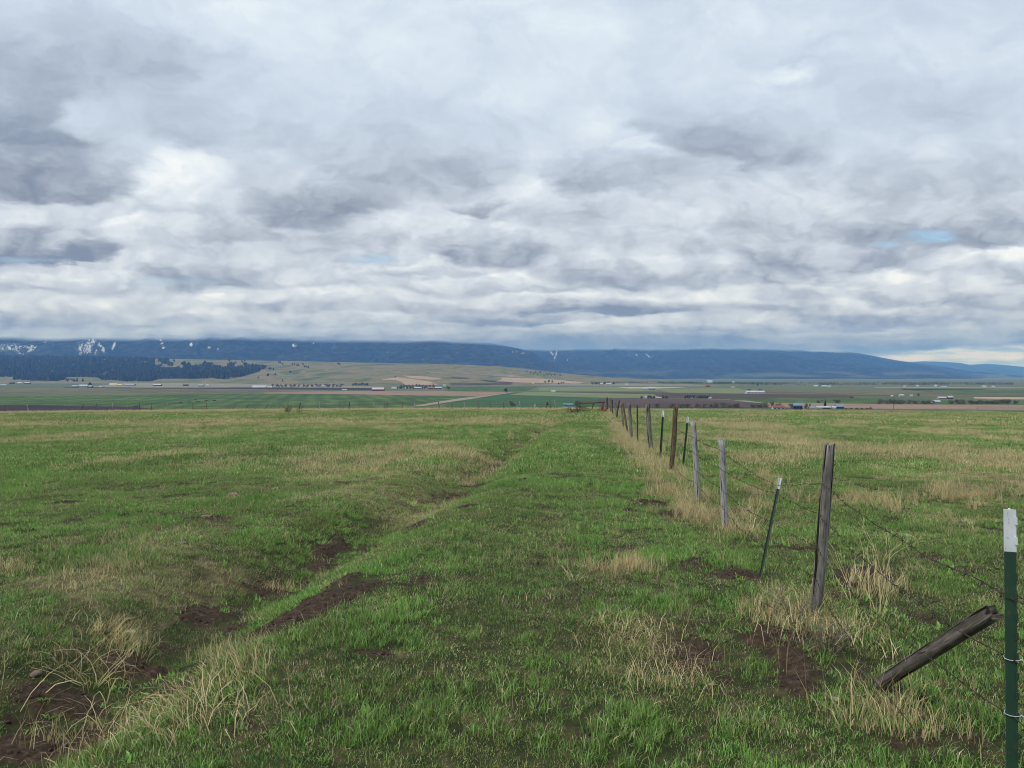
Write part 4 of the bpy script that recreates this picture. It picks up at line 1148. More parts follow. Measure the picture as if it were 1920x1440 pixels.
stone(1402, 957, .07, m_stone, 'reddish brown stone in the straw beside the thin green steel post', .5, 7)
stone(1572, 1315, .02, m_stone_w, 'tiny white chip of stone at the foot of the fallen post', .6, 8)
stone(340, 1020 , .035, m_stone, 'small brown stone in thin grass left of the ditch', .6, 9)

m_weed = simple('dry_weed_stalk', (.60,.53,.28), .8, .3, 20)
m_twig = simple('dead_twig', (.10,.075,.055), .9, .35, 20)
m_twig_g = simple('grey_twig', (.17,.14,.115), .9, .35, 20)
def branchy(px, py, h, n, mat, label, name, cat, seed=0, r0=.003, spread=.6, levels=2, sub=3, D=None):
    g_ = random.Random(seed)
    if D is None: x, y, z = near_px(px, py)
    else: y = D; x = (px - 960) / F * D; z = gz(x, y)
    bm = bmesh.new()
    def br_(p, dr, L_, r, lv):
        pts = [p]; q = p.copy(); dd = dr.copy()
        for i in range(5):
            dd = (dd + Vector((g_.uniform(-.22, .22), g_.uniform(-.22, .22), g_.uniform(-.16, .10)))).normalized()
            q = q + dd * L_ / 5; pts.append(q.copy())
        tube(bm, pts, [r * (1 - .13 * i) for i in range(6)], 4)
        if lv:
            for k in range(sub):
                i = g_.randint(2, 5)
                nd = (dd + Vector((g_.uniform(-1, 1), g_.uniform(-1, 1), g_.uniform(-.1, .7)))).normalized()
                br_(pts[i], nd, L_ * g_.uniform(.35, .6), r * .6, lv - 1)
    for i in range(n):
        a = g_.uniform(0, 6.28); s_ = spread * g_.uniform(.1, 1)
        br_(Vector((math.cos(a) * .02, math.sin(a) * .02, -.02)), Vector((math.cos(a) * s_, math.sin(a) * s_, 1)).normalized(), h * g_.uniform(.5, .9), r0, levels)
    o = bm_obj(name, bm, mat, None, True); o.location = (x, y, z)
    tag(o, label, cat); return o
branchy(1648, 1165, .62, 9, m_weed, 'tall forked yellow dead weed growing between the leaning post and the fallen post', 'dry_weed', 'weed', 3, .0026, .5, 2, 2)
branchy(1600, 1130, .5, 4, m_weed, 'thin curving yellow weed stems just left of the tall forked weed', 'dry_weed', 'weed', 13, .003, .9, 1, 2)
branchy(1560, 1225, .26, 16, m_twig_g, 'low grey dead shrub beside the big soil mound under the wires', 'dead_shrub', 'shrub', 4, .003, 1.4, 2, 3)
branchy(1490, 1165, .3, 16, m_twig_g, 'tangled grey dead shrub at the foot of the leaning wooden post', 'dead_shrub', 'shrub', 5, .003, 1.5, 2, 3)
branchy(1075, 1090, .20, 6, m_weed, 'short dry weed beside the pale straw clump', 'dry_weed', 'weed', 6, .0026, .8, 1, 2)
branchy(1410, 1000, .5, 6, m_weed, 'dry arching weed stems beside the second thin post', 'dry_weed', 'weed', 8, .0035, 1.3, 1, 2)
branchy(170, 1290, .42, 10, m_weed, 'bent straw coloured weed hanging into the ditch at lower left', 'dry_weed', 'weed', 9, .0026, 2.0, 1, 1)
branchy(540, 773, 1.0, 14, m_twig, 'dark dead weed standing at the end of the left field, left one of two', 'dead_weed', 'weed', 10, .016, .9, 2, 3, D=72)
branchy(563, 774, .8, 9, m_twig, 'dark dead weed at the end of the left field, right one of two', 'dead_weed', 'weed', 11, .013, .9, 2, 3, D=72)
branchy(1080, 772, 1.3, 26, m_twig, 'pile of dead brown branches lying near the timber brace', 'brush_pile', 'brush', 12, .03, 2.6, 2, 3, D=70)
branchy(1130, 767, .8, 26, simple('red_twig', (.20,.08,.05), .9, .3, 10), 'reddish low brush beside the corner of the two fences', 'red_brush', 'brush', 14, .02, 2.0, 2, 3, D=74)

# ------------------------------------------------------------------ trees
def leaf_mat(name, c):
    m, t = material(name)
    n = t.noise(objc(t), .9, 4, .7)
    df = t.ramp(n, [(.3, tuple(x * .6 for x in c)), (.7, tuple(x * 1.35 for x in c))])
    finish(t, df, .95, spec=.05); return m
m_conifer = leaf_mat('conifer_needles', (.020,.030,.016))
m_forest, t = material('forest_needles')
oi = t.n.new('ShaderNodeObjectInfo').outputs['Random']
finish(t, t.ramp(oi, [(0, (.014,.022,.013)), (.5, (.036,.046,.028)), (1, (.09,.09,.06))]), .95, spec=.05)
m_broad = leaf_mat('dark_broadleaf', (.035,.05,.025))
m_bare = leaf_mat('bare_twigs', (.14,.122,.085))
m_bareg = leaf_mat('budding_willow', (.14,.142,.09))
m_barer = leaf_mat('reddish_bare_twigs', (.14,.095,.08))
m_trunk = simple('bark', (.09,.07,.055), .9, .3, 2)
def conifer_crown(h, w, seed, n=420):
    g_ = np.random.default_rng(seed); vs = []; fs = []
    for i in range(n):
        f = g_.random() ** .8; z = h * (.10 + .9 * f); r = w * .5 * (1 - f) ** .8 * (.65 + .5 * g_.random()) * (.75 + .25 * math.sin(f * 40))
        a = g_.random() * 6.283; s_ = w * .26 * (1.12 - f)
        c_ = np.array([math.cos(a) * r, math.sin(a) * r, z]); b = len(vs)
        for k in range(3):
            vs.append(c_ + (g_.random(3) - .5) * 2 * s_ * np.array([1, 1, .7]))
        fs.append((b, b + 1, b + 2))
    return new_mesh('crown', vs, fs, m_conifer, False)
def round_crown(h, w, seed, mat, n=260, lo=.25, hollow=.3, ls=.06):
    g_ = np.random.default_rng(seed); vs = []; fs = []
    K = 7; cc = (g_.random((K, 3)) - .5) * np.array([w * .7, w * .7, h * (1 - lo) * .6]) + np.array([0, 0, h * (lo + 1) / 2])
    for i in range(n):
        k = g_.integers(0, K); v_ = g_.normal(0, 1, 3); v_ /= np.linalg.norm(v_)
        c_ = cc[k] + v_ * np.array([w * .27, w * .27, h * (1 - lo) * .30]) * (hollow + (1 - hollow) * g_.random())
        s_ = w * ls; b = len(vs)
        for q in range(3): vs.append(c_ + (g_.random(3) - .5) * 2 * s_)
        fs.append((b, b + 1, b + 2))
    return new_mesh('crown', vs, fs, mat, False)
def trunk_mesh(h, r, limbs=4, seed=0, w=3):
    g_ = random.Random(seed); bm = bmesh.new()
    tube(bm, [(0, 0, -.5), (0, 0, h * .5), (0, 0, h * .9)], [r, r * .7, r * .25], 6)
    for i in range(limbs):
        a = g_.uniform(0, 6.28); z0 = h * g_.uniform(.25, .55)
        tube(bm, [(0, 0, z0), (math.cos(a) * w * .3, math.sin(a) * w * .3, z0 + h * .25)], [r * .5, r * .15], 5)
    me = bpy.data.meshes.new('trunk'); bm.to_mesh(me); bm.free(); me.materials.append(m_trunk); return me
def forest_tree(seed):
    g_ = np.random.default_rng(seed); vs = []; fs = []; N_ = 7
    for k in range(3):
        z0 = .08 + .28 * k; z1 = min(1., z0 + .44); r = .30 * (1 - .27 * k)
        b = len(vs); vs.append((0, 0, z1))
        for j in range(N_):
            a = j * 6.283 / N_ + g_.random() * .5; q = r * (.7 + .5 * g_.random()); vs.append((math.cos(a) * q, math.sin(a) * q, z0 + .06 * g_.random()))
        for j in range(N_): fs.append((b, b + 1 + j, b + 1 + (j + 1) % N_))
    return new_mesh('crown', vs, fs, m_forest, False)
LIB = {'conifer': [(conifer_crown(1, .5, i), trunk_mesh(1, .025, 0)) for i in range(3)],
       'broad': [(round_crown(1, 1.0, 10 + i, m_broad, 420, .02, .1, .08), trunk_mesh(1, .035, 4, i, 1)) for i in range(2)],
       'bare': [(round_crown(1, .95, 20 + i, m_bare, 620, .04, .2, .07), trunk_mesh(1, .03, 6, i, 1)) for i in range(2)],
       'willow': [(round_crown(1, 1.05, 30 + i, m_bareg, 620, .04, .2, .07), trunk_mesh(1, .035, 6, i, 1)) for i in range(3)],
       'red': [(round_crown(1, .9, 40 + i, m_barer, 620, .03, .2, .07), trunk_mesh(1, .03, 5, i, 1)) for i in range(2)]}
for kind_, lst in LIB.items(): pass
cnt = {}
def tree(kind_, px, ytop, ybase, wpx, name, label, cat='tree', group=None, on_hill=False):
    i = cnt.get(kind_, 0); cnt[kind_] = i + 1
    cr, tk = LIB[kind_][i % len(LIB[kind_])]
    X_, Y_, Z_, h = far_px([px], [ybase]); X_, Y_, Z_ = float(X_[0]), float(Y_[0]), float(Z_[0])
    H_ = (ybase - ytop) / F * Y_
    o = link(name, None, loc=(X_, Y_, Z_)); o.scale = (H_ * wpx / max(.1, (ybase - ytop)) / (.5 if kind_ == 'conifer' else 1.0),) * 2 + (H_,)
    o.rotation_euler = (0, 0, i * 2.4)
    tag(o, label, cat, group)
    link('crown', cr, o); link('trunk', tk, o)
    return o
# named trees of the farms
T = [('broad',167,716.5,724.5,10,'dark_tree','dark round tree behind the long pale barn at far left'),
 ('broad',126,709,716,8,'dark_tree','left dark tree of the pair below the forested hill'),('broad',137.5,709,716,9,'dark_tree','right dark tree of the pair below the forested hill'),
 ('conifer',144.5,707.5,715,3.5,'conifer','slim conifer beside the pair of dark trees under the forest'),('conifer',155.5,708,715.5,3.5,'conifer','single conifer in the pale grass under the forested hill'),
 ('broad',948,728,735.5,11,'dark_tree','dark tree clump at the far end of the pink bare field'),('broad',841,724,730,6,'dark_tree','dark tree right of the red barns below the hill'),
 ('conifer',741,704,708,3,'conifer','lone dark tree at the tip of the tan hillside field'),
 ('broad',1022.5,714,718.5,4.5,'dark_tree','leftmost tree of the row on the tan field edge'),('broad',1029.5,711.5,718,5.5,'dark_tree','tallest tree of the row on the tan field edge'),
 ('broad',1035.5,712.5,718.5,4.5,'dark_tree','third tree of the row on the tan field edge'),('conifer',1047.5,716,721,3,'conifer','small dark conifer left of the twin trees on the tan field edge'),
 ('broad',1052.5,715,719.8,3.4,'dark_tree','left one of the twin trees on the tan field edge'),('broad',1056.5,715.5,719.8,3,'dark_tree','right one of the twin trees on the tan field edge'),
 ('conifer',1027,753.5,760,4,'conifer','small dark conifer seen through the fence near the white tank'),
 ('bare',961,750,762,14,'bare_bush','tawny bare bush behind the cross fence at centre'),('bare',1082,751,764,13,'bare_bush','tawny bare bush behind the timber brace'),
 ('conifer',1547.5,747.5,764,5,'conifer','tall slim dark conifer in the farmyard at right'),
 ('broad',1498,755.5,763,10,'dark_tree','dark tree rising behind the blue farmhouse'),('red',1483,756,767,9,'bare_tree','reddish bare tree left of the blue farmhouse'),
 ('bare',1460.5,753.5,765,13,'bare_tree','yellowish bare tree behind the red roofed house'),('bare',1447,752.5,765,10,'bare_tree','bare tree left of the red roofed house'),
 ('red',1513,754,768,9,'bare_tree','purplish bare tree right of the blue farmhouse'),('red',1519,756,768,5,'bare_tree','slender purplish bare tree beside the low blue roofed shed'),
 ('red',1633,762.5,768,7,'rusty_shrub','rust coloured shrub at the right end of the dark hedge'),
 ('broad',1420.5,719,724,4,'dark_tree','small dark tree left of the far white buildings beyond the long white barn'),
 ('bare',1535,748.5,756,14,'bare_tree','bare willow behind the farm, left of the tall conifer'),('bare',1568,749,757,16,'bare_tree','bare willow behind the farm, right of the tall conifer'),
 ('broad',1597,744,747,8,'dark_tree','low dark bush alone in the flat fields beyond the farm'),('bare',1722,735.5,742.5,5,'bare_tree','small leaning bare tree in the flat fields at right'),
 ('broad',1405,729.5,733.5,8,'dark_tree','dark trees just behind the left end of the long white barn'),('broad',1427,729.5,733.5,12,'dark_tree','dark trees just behind the right end of the long white barn'),
 ('broad',1222,725,730,6,'dark_tree','dark tree behind the pale blue farmhouse among the flat fields')]
for (k_, x_, y0_, y1_, w_, n_, l_) in T: tree(k_, x_, y0_, y1_, w_, n_, l_)
def row(xs_, ytop, ybase, w, kind_, name, what, group, cat='tree'):
    xs_ = sorted(xs_)
    for i, x_ in enumerate(xs_):
        j = random.Random(int(x_ * 10))
        tree(kind_, x_, ytop + j.uniform(-1, 1) * .18 * (ybase - ytop), ybase, w * j.uniform(.8, 1.25), name, f"{ORD[i]} from left of {what}", cat, group)
row([1650,1664,1678,1690,1704,1718,1733,1746,1784,1796,1807,1822,1832,1841,1850,1862,1872,1881,1890,1903], 749, 758.4, 14, 'willow', 'willow', 'the grey green willows lining the bare pink field', 'willows along the bare field')
row([1231,1260,1276,1289,1307,1319,1335,1343,1357,1368,1378,1384,1412,1424,1437], 756, 764.5, 13, 'willow', 'willow', 'the low yellowish bushes edging the ploughed field', 'bushes along the ploughed field')
row([1286,1290.5,1294.5,1300,1308,1313,1318,1323,1328], 741.5, 747.6, 6.5, 'broad', 'dark_tree', 'the dark farmyard trees amid the ploughed fields', 'trees of the ploughed field farm')
row([1203,1213,1217,1221,1226,1244,1250], 741.5, 748, 5.5, 'broad', 'dark_tree', 'the dark trees around the white farmhouse', 'trees round the white farmhouse')
row([511,519,527,536,545,553,561,570,577,584,593,600,612,618,626,632,640], 719.8, 725.6, 8, 'red', 'bare_tree', 'the purplish bare trees below the grassy hill', 'bare trees at the hill foot')
row([752,757,762,768,774,781,787,793,799,806,812], 720.5, 727.3, 6, 'red', 'bare_tree', 'the bare trees below the tan hillside field', 'bare trees below the hill field')
row([663,668,673,678,683,688], 718, 723.5, 6, 'broad', 'dark_bush', 'the bushes in the hollow below the grassy hill', 'bushes in the hollow', 'bush')
row([1111,1116,1120,1124,1133,1140,1150], 715.8, 721.5, 4.8, 'broad', 'dark_tree', 'the dark trees round the white houses at centre', 'trees of the centre farm')
row([745,751,757,764,770,776,783,790,796], 724.6, 729.5, 5, 'broad', 'dark_tree', 'the dark trees behind the red barns', 'trees behind the red barns')
HT = [(523,679),(526,680),(530,682.4),(548,682.6),(552,683),(557,684.5),(560,685.5),(568,683),(571,687),(574,688),(578,689),(634,682),(637,683),(505,691),(508,690.5),(513,692),
      (430,675.6),(459,676),(454,678.4),(354,671.8),(503,703),(544,698),(516,702),(501,704),(484,708),(530,713.8)]
hts = sorted(HT)
for i, (x_, y_) in enumerate(hts):
    tree('conifer', x_, y_ - random.Random(i).uniform(2.6, 4.4), y_ + 1.4, 3.0, 'pine_tree', f"{ORD[i]} from left of the pines scattered on the grassy hill", 'tree', 'scattered pines on the hill')
ht2 = sorted([(995,698),(1001,700),(1004,697.5),(1008,701),(1012,698),(1014,697.6),(1020,703),(1024,700.5),(1027,702),(1030,700.8),(1034,703),(1040,702),(1050,703.4),(988,696),(1216,708)])
for i, (x_, y_) in enumerate(ht2):
    tree('conifer', x_, y_ - 2.0, y_ + 1.2, 2.4, 'pine_tree', f"{ORD[i]} from left of the tiny pines on the right shoulder of the hill", 'tree', 'pines on the hill shoulder')

# forest on the left hill, and the far belt of trees across the valley: masses
FP = [(-560,670),(0,667),(250,670.5),(300,673.5),(343,674),(350,683),(362,683.5),(385,680),(440,681.5),(470,683.5),(500,688.5),(486,697),(455,706.5),(420,711),(395,710),(300,710.5),(282,715.5),(235,715.5),(215,713),(190,712.5),(184,708),(160,707),(125,707),(120,713),(105,715),(60,714),(25,712),(25,707),(-560,707)]
n = 50000
fx = rng.uniform(-560, 505, n); fy = rng.uniform(665, 716, n)
thin = fbm(fx / 14, fy / 5, 3, 123)
ok = inpoly(fx, fy, FP) & (thin < .76)
edge = (fx > 290) & (fy < 690) & (thin > .52); ok &= ~edge
fx, fy = fx[ok], fy[ok]
X_, Y_, Z_, hit = far_px(fx, fy)
ok = hit & (Z_ > VAL - .5); X_, Y_, Z_ = X_[ok], Y_[ok], Z_[ok]
print('forest', len(X_))
fsrc = []
for i in range(4):
    fsrc.append(src(forest_tree(300 + i)))
scatter('forest', fsrc, np.stack([X_, Y_, Z_ - 1], -1), np.stack([X_ * 0, X_ * 0, rng.random(len(X_)) * 6.28], -1),
        rng.uniform(12, 23, len(X_)), rng.integers(0, 4, len(X_)), {}, 'dense dark pine forest covering the low hill at left', 'forest')
n = 5200
fx = rng.uniform(1150, 2300, n); fy = 719.0 + rng.random(n) * 4.0 * sstep(fx, 1200, 1500) - .6
ok = (fbm(fx / 25, fy / 2, 3, 55) > .40); fx, fy = fx[ok], fy[ok]
dd_ = (EYE - VAL) * F / (fy - HOR)
X_ = (fx - 960) / F * dd_; Y_ = dd_
bsrc = [src(round_crown(1, 1.1, 400 + i, m_broad, 40, 0, 0)) for i in range(3)]
scatter('tree_belt', bsrc, np.stack([X_, Y_, X_ * 0 + VAL - .5], -1), np.stack([X_ * 0, X_ * 0, rng.random(len(X_)) * 6.28], -1),
        rng.uniform(5, 13, len(X_)), rng.integers(0, 3, len(X_)), {}, 'thin dark belt of trees along the far side of the valley', 'tree belt')

# ------------------------------------------------------------------ farm buildings
def flatm(name, c, rough=.6): return simple(name, c, rough, .12, .3, .2)
MB = {'white': flatm('white_metal', (.42,.44,.46)), 'grey': flatm('grey_metal', (.38,.42,.46)), 'dark': flatm('dark_boards', (.05,.045,.045)),
      'red': flatm('red_boards', (.22,.045,.03)), 'cream': flatm('cream_boards', (.62,.56,.40)), 'blue': flatm('blue_metal', (.20,.26,.33)),
      'dblue': flatm('dark_blue_boards', (.05,.06,.085)), 'tan': flatm('tan_boards', (.36,.28,.20)), 'redroof': flatm('red_roof', (.24,.085,.065)), 'teal': flatm('teal_roof', (.10,.22,.24)),
      'pane': flatm('window_glass', (.02,.025,.03), .2)}
def building(x0, x1, ytop, ybase, wall, roof, name, label, cat, kind_='gable', depth=.6, win=0, yaw=0.0, eave=.5):
    D_ = (EYE - VAL) * F / (ybase - HOR)
    W_ = (x1 - x0) / F * D_; H_ = (ybase - ytop) / F * D_; dp = max(5, W_ * depth)
    o = link(name, None, loc=(((x0 + x1) / 2 - 960) / F * D_, D_, VAL + .5)); o.rotation_euler = (0, 0, yaw)
    tag(o, label, cat)
    w2 = W_ / 2; he = H_ * eave
    if kind_ == 'arch':
        bm = bmesh.new(); n = 12; rows_ = []
        for s_ in (0, 1):
            rows_.append([bm.verts.new((w2 * (2 * s_ - 1), dp / 2 - math.cos(math.pi * k / n) * dp / 2, math.sin(math.pi * k / n) * H_)) for k in range(n + 1)])
        for k in range(n): bm.faces.new([rows_[0][k], rows_[1][k], rows_[1][k + 1], rows_[0][k + 1]])
        bm_obj('roof', bm, MB[roof], o)
        bm = bmesh.new()
        for s_ in (0, 1): bm.faces.new([bm.verts.new((w2 * .97 * (2 * s_ - 1), dp / 2 - math.cos(math.pi * k / n) * dp * .48, math.sin(math.pi * k / n) * H_ * .97)) for k in range(n + 1)])
        bm_obj('wall', bm, MB[wall], o)
    else:
        bm = bmesh.new(); box(bm, -w2, w2, 0, dp, -1, he)
        for s_ in (-1, 1): bm.faces.new([bm.verts.new((s_ * w2 * .999, 0, he)), bm.verts.new((s_ * w2 * .999, dp, he)), bm.verts.new((s_ * w2 * .999, dp / 2, H_ * .96))])
        wl = bm_obj('wall', bm, MB[wall], o)
        bm = bmesh.new(); ov = .35
        a = [(-w2 - ov, -ov, he - .1), (w2 + ov, -ov, he - .1), (w2 + ov, dp / 2, H_), (-w2 - ov, dp / 2, H_)]
        b = [(-w2 - ov, dp + ov, he - .1), (w2 + ov, dp + ov, he - .1), (w2 + ov, dp / 2, H_), (-w2 - ov, dp / 2, H_)]
        for q in (a, b):
            lo = [bm.verts.new(p) for p in q]; up = [bm.verts.new((p[0], p[1], p[2] + .25)) for p in q]
            bm.faces.new(lo[::-1]); bm.faces.new(up)
            for k in range(4): bm.faces.new([lo[k], lo[(k + 1) % 4], up[(k + 1) % 4], up[k]])
        bm_obj('roof', bm, MB[roof], o)
    if win:
        for k in range(win):
            xx = -w2 + W_ * (k + .5) / win; bm = bmesh.new(); ww = W_ / win * .28
            box(bm, xx - ww, xx + ww, -.06, .05, he * .25, he * .72)
            bm_obj('window' if cat == 'house' else 'door', bm, MB['pane' if cat == 'house' else 'dark'], o)
    return o
BL_ = [
 (17,24,717,719.6,'dark','dark','shed','dark low shed, leftmost of the far left farm','shed'),
 (32,40,716.6,719.8,'grey','white','house','white roofed house of the far left farm','house'),
 (45,55,717,719.6,'dark','white','shed','long white roofed shed right of the far left house','shed'),
 (0,11,720.8,722.6,'grey','grey','shed','low grey shed at the very left edge of the valley','shed'),
 (134,145,723,726.4,'dblue','grey','house','small dark grey house left of the long pale barn','house'),
 (147,163,721.6,726.6,'grey','white','barn','long pale blue barn in front of the dark round tree','barn'),
 (165,172,723.2,726.6,'dblue','white','shed','small shed touching the right end of the long pale barn','shed'),
 (185,191,724.2,726.2,'grey','white','shed','small white shed right of the dark round tree','shed'),
 (204,218,719.4,723,'cream','cream','barn','long cream barn right of the dark round tree','barn'),
 (219.5,229,720,723,'tan','cream','shed','shorter cream shed joined in line with the long cream barn','shed'),
 (233,251,720.2,722.8,'dblue','grey','shed','long dark shed right of the cream sheds','shed'),
 (286,301,720.6,723.8,'dark','white','barn','long bright white barn below the middle of the forest','barn'),
 (343,352,721,723.6,'dark','dark','shed','dark shed between the white barn and the pale roofed shed','shed'),
 (371,381,721.4,724.6,'dark','grey','shed','dark shed with a pale grey roof under the forest edge','shed'),
 (386,391,721.2,724.4,'white','white','shed','small square white shed under the forest edge','shed'),
 (472,499,723,727,'white','white','greenhouse','long white arched greenhouse at the right end of the forest','greenhouse'),
 (500.5,510,724,727,'white','white','greenhouse','short white greenhouse right of the long one','greenhouse'),
 (593,600,722.6,725.8,'grey','red','house','small red roofed house among bare trees at the hill foot','house'),
 (604,608,722.2,725.6,'white','white','shed','small white shed beside the red roofed house','shed'),
 (641,650,730.6,733.2,'tan','white','shed','low white shed left of the big red barn','shed'),
 (697,719.5,727.4,733.4,'red','white','barn','big red barn with a white roof at the edge of the pink field','barn'),
 (734,744,725.6,729.4,'grey','white','shed','white arched shed right of the big red barn','shed'),
 (755,761,726.4,729.4,'grey','white','shed','small grey white shed in the trees right of the big red barn','shed'),
 (777,790,725.8,729.8,'blue','grey','barn','blue grey barn left of the twin long red barns','barn'),
 (802.5,814.5,725.8,729.8,'red','teal','barn','left one of the twin long red barns','barn'),
 (815.5,828,725.8,729.8,'red','white','barn','right one of the twin long red barns','barn'),
 (820,826.5,721.6,724.6,'blue','teal','house','teal roofed house above the twin red barns','house'),
 (830.5,835.5,721.4,724.4,'grey','white','house','white house above the right end of the twin red barns','house'),
 (998,1001.5,717.8,720.4,'white','white','house','tiny white house left of the row of trees on the tan field edge','house'),
 (1033,1041.5,731.6,735.4,'white','white','storage_dome','white rounded storage dome alone in the green fields','storage'),
 (1125,1131,719,721.8,'tan','white','house','left white house among the centre trees','house'),
 (1137,1146,718.8,721.8,'white','white','house','middle white house among the centre trees','house'),
 (1172,1178,719.8,722.4,'white','white','shed','white shed standing apart right of the centre houses','shed'),
 (1057,1074,757,763.5,'teal','teal','shed','teal roofed shed just past the cross fence','shed'),
 (1216,1229,725.8,731.4,'blue','white','house','pale blue farmhouse amid the flat fields','house'),
 (1206,1215,727,731,'tan','grey','shed','small tan shed left of the pale blue farmhouse','shed'),
 (1210,1214,743.6,748,'white','white','house','small white farmhouse among dark trees','house'),
 (1230,1240,745,747.6,'tan','grey','shed','low shed right of the small white farmhouse','shed'),
 (1295,1299,744.6,747.4,'white','white','shed','small white shed under the dark farmyard trees','shed'),
 (1329,1334,744.8,747.4,'white','white','shed','white shed at the right end of the dark farmyard trees','shed'),
 (1401,1435,733.2,738.6,'white','white','barn','very long white barn with dark openings at right of centre','barn'),
 (1325,1332,721.6,725.2,'red','redroof','barn','small red barn at the far side of the flat fields','barn'),
 (1372,1378,725.4,727.2,'grey','white','shed','tiny white shed right of the small red barn','shed'),
 (1374,1377,714.6,719.2,'white','white','grain_bin','white grain bin on the rise beyond the small red barn','bin'),
 (1326,1336,713.0,718.8,'grey','white','storage_dome','long white dome on the rise beyond the small red barn','storage'),
 (1450,1472,761.6,768,'white','redroof','house','white house with a long red roof, leftmost of the near farm','house'),
 (1488,1505,756.6,769,'dblue','blue','house','dark blue two storey farmhouse with pale lower roof','house'),
 (1519,1529,763.4,768.2,'grey','blue','shed','low blue roofed shed right of the blue farmhouse','shed'),
 (1532,1543,762.4,767.6,'tan','grey','shed','tan shed left of the tall slim conifer','shed'),
 (1544,1558,762.4,767.4,'dark','white','shed','white roofed shed at the foot of the tall slim conifer','shed'),
 (1561,1568,762.6,767.4,'grey','white','shed','small white shed against the dark blue roofed barn','shed'),
 (1568,1583,759.4,767.2,'dark','blue','barn','dark barn with a pale blue roof, rightmost of the near farm','barn'),
 (1527,1534,722.8,725.6,'grey','white','shed','left far white shed beyond the near farm','shed'),
 (1542,1551,722.6,725.6,'white','white','barn','long far white barn beyond the near farm','barn'),
 (1553,1558.5,723.4,726.2,'white','white','shed','right far white shed beyond the near farm','shed'),
 (1672,1676,741.4,744,'white','white','shed','lone white shed beside the utility pole line','shed'),
 (1688,1696,740,743.8,'grey','white','house','grey house with white roof in the flat fields right of the pole','house'),
 (1708,1712,740.6,743.4,'grey','white','shed','tiny grey shed right of the grey house in the flat fields','shed'),
 (1760,1775,744.6,748.8,'tan','grey','barn','long grey roofed barn behind the willow row','barn'),
 (1778,1787.5,743,748.4,'dark','white','barn','dark barn with white roof right of the long grey roofed barn','barn'),
 (1749,1764,751,756.6,'grey','white','barn','pale grey barn standing in the gap of the willow row','barn'),
 (1695,1699,723.6,726,'white','white','house','leftmost white house at the far tree belt','house'),
 (1719,1723,722,725,'white','white','house','second white house at the far tree belt','house'),
 (1753,1757.5,721.6,725.4,'white','white','house','third white house at the far tree belt, with a gable','house'),
 (1766,1776,725,727.4,'grey','grey','shed','long grey shed in front of the far tree belt','shed'),
 (1843.5,1850,723.4,726.4,'white','white','barn','bright white barn at the far tree belt near the right edge','barn'),
 (1860.5,1865.5,723.8,726.6,'grey','white','house','white house right of the bright white barn at the far tree belt','house'),
]
for b in BL_:
    (x0, x1, yt, yb, wl_, rf_, nm_, lb_, ct_) = b
    kd = 'arch' if ('greenhouse' in nm_ or 'dome' in nm_ or 'arched' in lb_) else 'gable'
    win = 0
    if ct_ == 'house' and x1 - x0 > 6: win = 3
    if ct_ == 'barn' and x1 - x0 > 12: win = 3 if 'very long' not in lb_ else 5
    building(x0, x1, yt, yb, wl_, rf_, nm_, lb_, ct_, kd, .45 if x1 - x0 > 8 else .8, win, 0.0, .62 if 'two storey' in lb_ else .5)
# round white tank near the cross fence
Dk = (EYE - VAL) * F / (763 - HOR)
bm = bmesh.new(); bmesh.ops.create_cone(bm, cap_ends=True, segments=20, radius1=1.1, radius2=1.1, depth=2.4, matrix=Matrix.Translation((0, 0, 1.2)))
bmesh.ops.create_cone(bm, cap_ends=True, segments=20, radius1=1.1, radius2=.3, depth=.7, matrix=Matrix.Translation((0, 0, 2.76)))
o = bm_obj('water_tank', bm, MB['white']); o.location = ((1002.5 - 960) / F * Dk, Dk, VAL + .5); o.scale = (1, 1, 1)
tag(o, 'small white tank seen just past the cross fence', 'tank')
# white car by the blue farmhouse
Dk = (EYE - VAL) * F / (769 - HOR)
car = link('parked_car', None, loc=((1506.5 - 960) / F * Dk, Dk - 6, VAL + .5)); tag(car, 'white car parked in front of the dark blue farmhouse', 'car')
bm = bmesh.new(); prof_ = [(-2.2,.35),(2.2,.35),(2.25,.8),(1.9,.95),(1.1,1.02),(.5,1.5),(-1.2,1.52),(-1.9,1.05),(-2.25,.9)]
l_ = [bm.verts.new((a, -.85, b)) for a, b in prof_]; r_ = [bm.verts.new((a, .85, b)) for a, b in prof_]
bm.faces.new(l_); bm.faces.new(r_[::-1])
for k in range(len(prof_)): bm.faces.new([l_[k], r_[k], r_[(k + 1) % len(prof_)], l_[(k + 1) % len(prof_)]])
bm_obj('body', bm, MB['white'], car)
for sx in (-1.4, 1.4):
    for sy in (-.8, .8):
        bm = bmesh.new(); bmesh.ops.create_cone(bm, cap_ends=True, segments=14, radius1=.34, radius2=.34, depth=.22, matrix=Matrix.Translation((sx, sy, .34)) @ Matrix.Rotation(math.pi / 2, 4, 'X'))
        bm_obj('wheel', bm, MB['dark'], car)
bm = bmesh.new(); box(bm, -1.1, .55, -.87, -.853, 1.05, 1.42); bm_obj('side_window', bm, MB['pane'], car)
# utility poles
def pole(px, yt, yb, label):
    D_ = (EYE - VAL) * F / (yb - HOR); H_ = (yb - yt) / F * D_
    o = link('utility_pole', None, loc=((px - 960) / F * D_, D_, VAL)); tag(o, label, 'pole')
    bm = bmesh.new(); tube(bm, [(0, 0, -1), (0, 0, H_)], [.32, .22], 8); bm_obj('shaft', bm, m_trunk, o)
    bm = bmesh.new(); box(bm, -1.2, 1.2, -.34, -.24, H_ - 1.1, H_ - .9); bm_obj('crossarm', bm, m_trunk, o)
pole(1676, 739, 768, 'tall wooden utility pole right of the near farm')
pole(122, 707, 716, 'pale utility pole at the foot of the forested hill')
pole(1832.5, 763.5, 768.4, 'short wooden pole in the bare pink field at right')
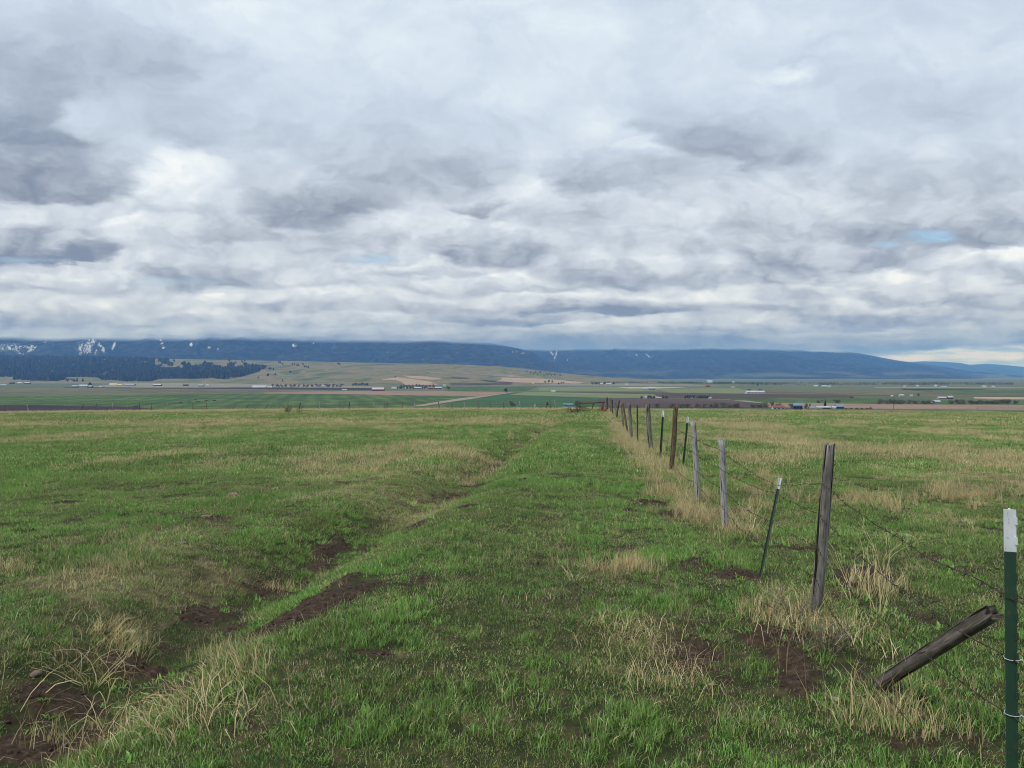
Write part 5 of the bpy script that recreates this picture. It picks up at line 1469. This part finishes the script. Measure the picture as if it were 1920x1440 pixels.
# dark hedge right of the near farm
Dk = (EYE - VAL) * F / (768 - HOR)
hm = bpy.data.meshes.new('hedge'); vs = []; fs = []
for i in range(1500):
    a = rng.random(); c_ = np.array([(1584 + 48 * a - 960) / F * Dk, Dk + rng.normal(0, 1.2), VAL + .4 + rng.random() * 1.5 * (.6 + .4 * math.sin(a * 30))]); b = len(vs)
    for k in range(3): vs.append(c_ + (rng.random(3) - .5) * .9)
    fs.append((b, b + 1, b + 2))
o = link('hedge', new_mesh('hedge', vs, fs, m_broad, False)); tag(o, 'long low dark hedge running right from the near farm', 'hedge')
# cows
m_cow = simple('black_hide', (.014,.012,.012), .8, .2, 3)
def cow_mesh():
    me = bpy.data.meshes.new('cow'); bm = bmesh.new()
    V_ = [(-1.0,0,1.15,.30),(-.5,0,1.1,.42),(.1,0,1.05,.45),(.6,0,1.12,.38),(.95,0,1.1,.24),(1.25,0,.85,.17),(1.45,0,.55,.16),(1.6,0,.35,.10)]
    tube(bm, [v[:3] for v in V_], [v[3] for v in V_], 10)
    for (lx, ly) in ((-.8, .2), (-.8, -.2), (.6, .2), (.6, -.2)):
        k = -.08 if lx < 0 else .03
        tube(bm, [(lx, ly, 1.0), (lx + k, ly, .55), (lx, ly, .25), (lx + .02, ly, 0)], [.17, .09, .065, .07], 7)
    for s_ in (-1, 1): tube(bm, [(1.22, s_ * .12, .95), (1.2, s_ * .32, .95)], [.05, .02], 5)
    tube(bm, [(-1.25, 0, 1.25), (-1.38, 0, .9), (-1.36, 0, .5)], [.04, .03, .05], 5)
    bmesh.ops.recalc_face_normals(bm, faces=bm.faces); bm.to_mesh(me); bm.free(); me.materials.append(m_cow)
    me.polygons.foreach_set('use_smooth', [True] * len(me.polygons)); return me
cowm = cow_mesh()
cows = sorted([(337,756.8),(340,756.6),(353,755.2),(357,755),(369,753.8),(373,753.6),(366.5,750),(385,752.6),(388,752.4),(400,751.6),(403,751.8),(252,763.3),(257,763.3)])
for i, (x_, y_) in enumerate(cows):
    D_ = (EYE - VAL) * F / (y_ + .9 - HOR)
    o = link('cow', cowm, loc=((x_ - 960) / F * D_, D_, VAL + .6), rot=(0, 0, random.choice([0, .3, 3.1, 2.8]))); o.scale = (1.15,) * 3
    tag(o, f"black cow grazing in the green field beyond the fence, {ORD[i]} from the left", 'cow', 'black cows grazing in the valley')

# ------------------------------------------------------------------ air
m_haze, t = material('valley_air')
pv = t.n.new('ShaderNodeVolumePrincipled')
pv.inputs['Color'].default_value = (.125, .34, .86, 1); pv.inputs['Density'].default_value = 6.3e-5
pv.inputs['Anisotropy'].default_value = 0.0; pv.inputs['Absorption Color'].default_value = (1, 1, 1, 1)
o_ = t.n.new('ShaderNodeOutputMaterial'); t.l.new(pv.outputs[0], o_.inputs['Volume'])
zs = []
bm = bmesh.new(); box(bm, -31500, 31500, -31500, 31500, VAL - 8, 900)
hz = bm_obj('haze', bm, m_haze); tag(hz, 'thin blue air over the whole valley', 'haze', kind='stuff')
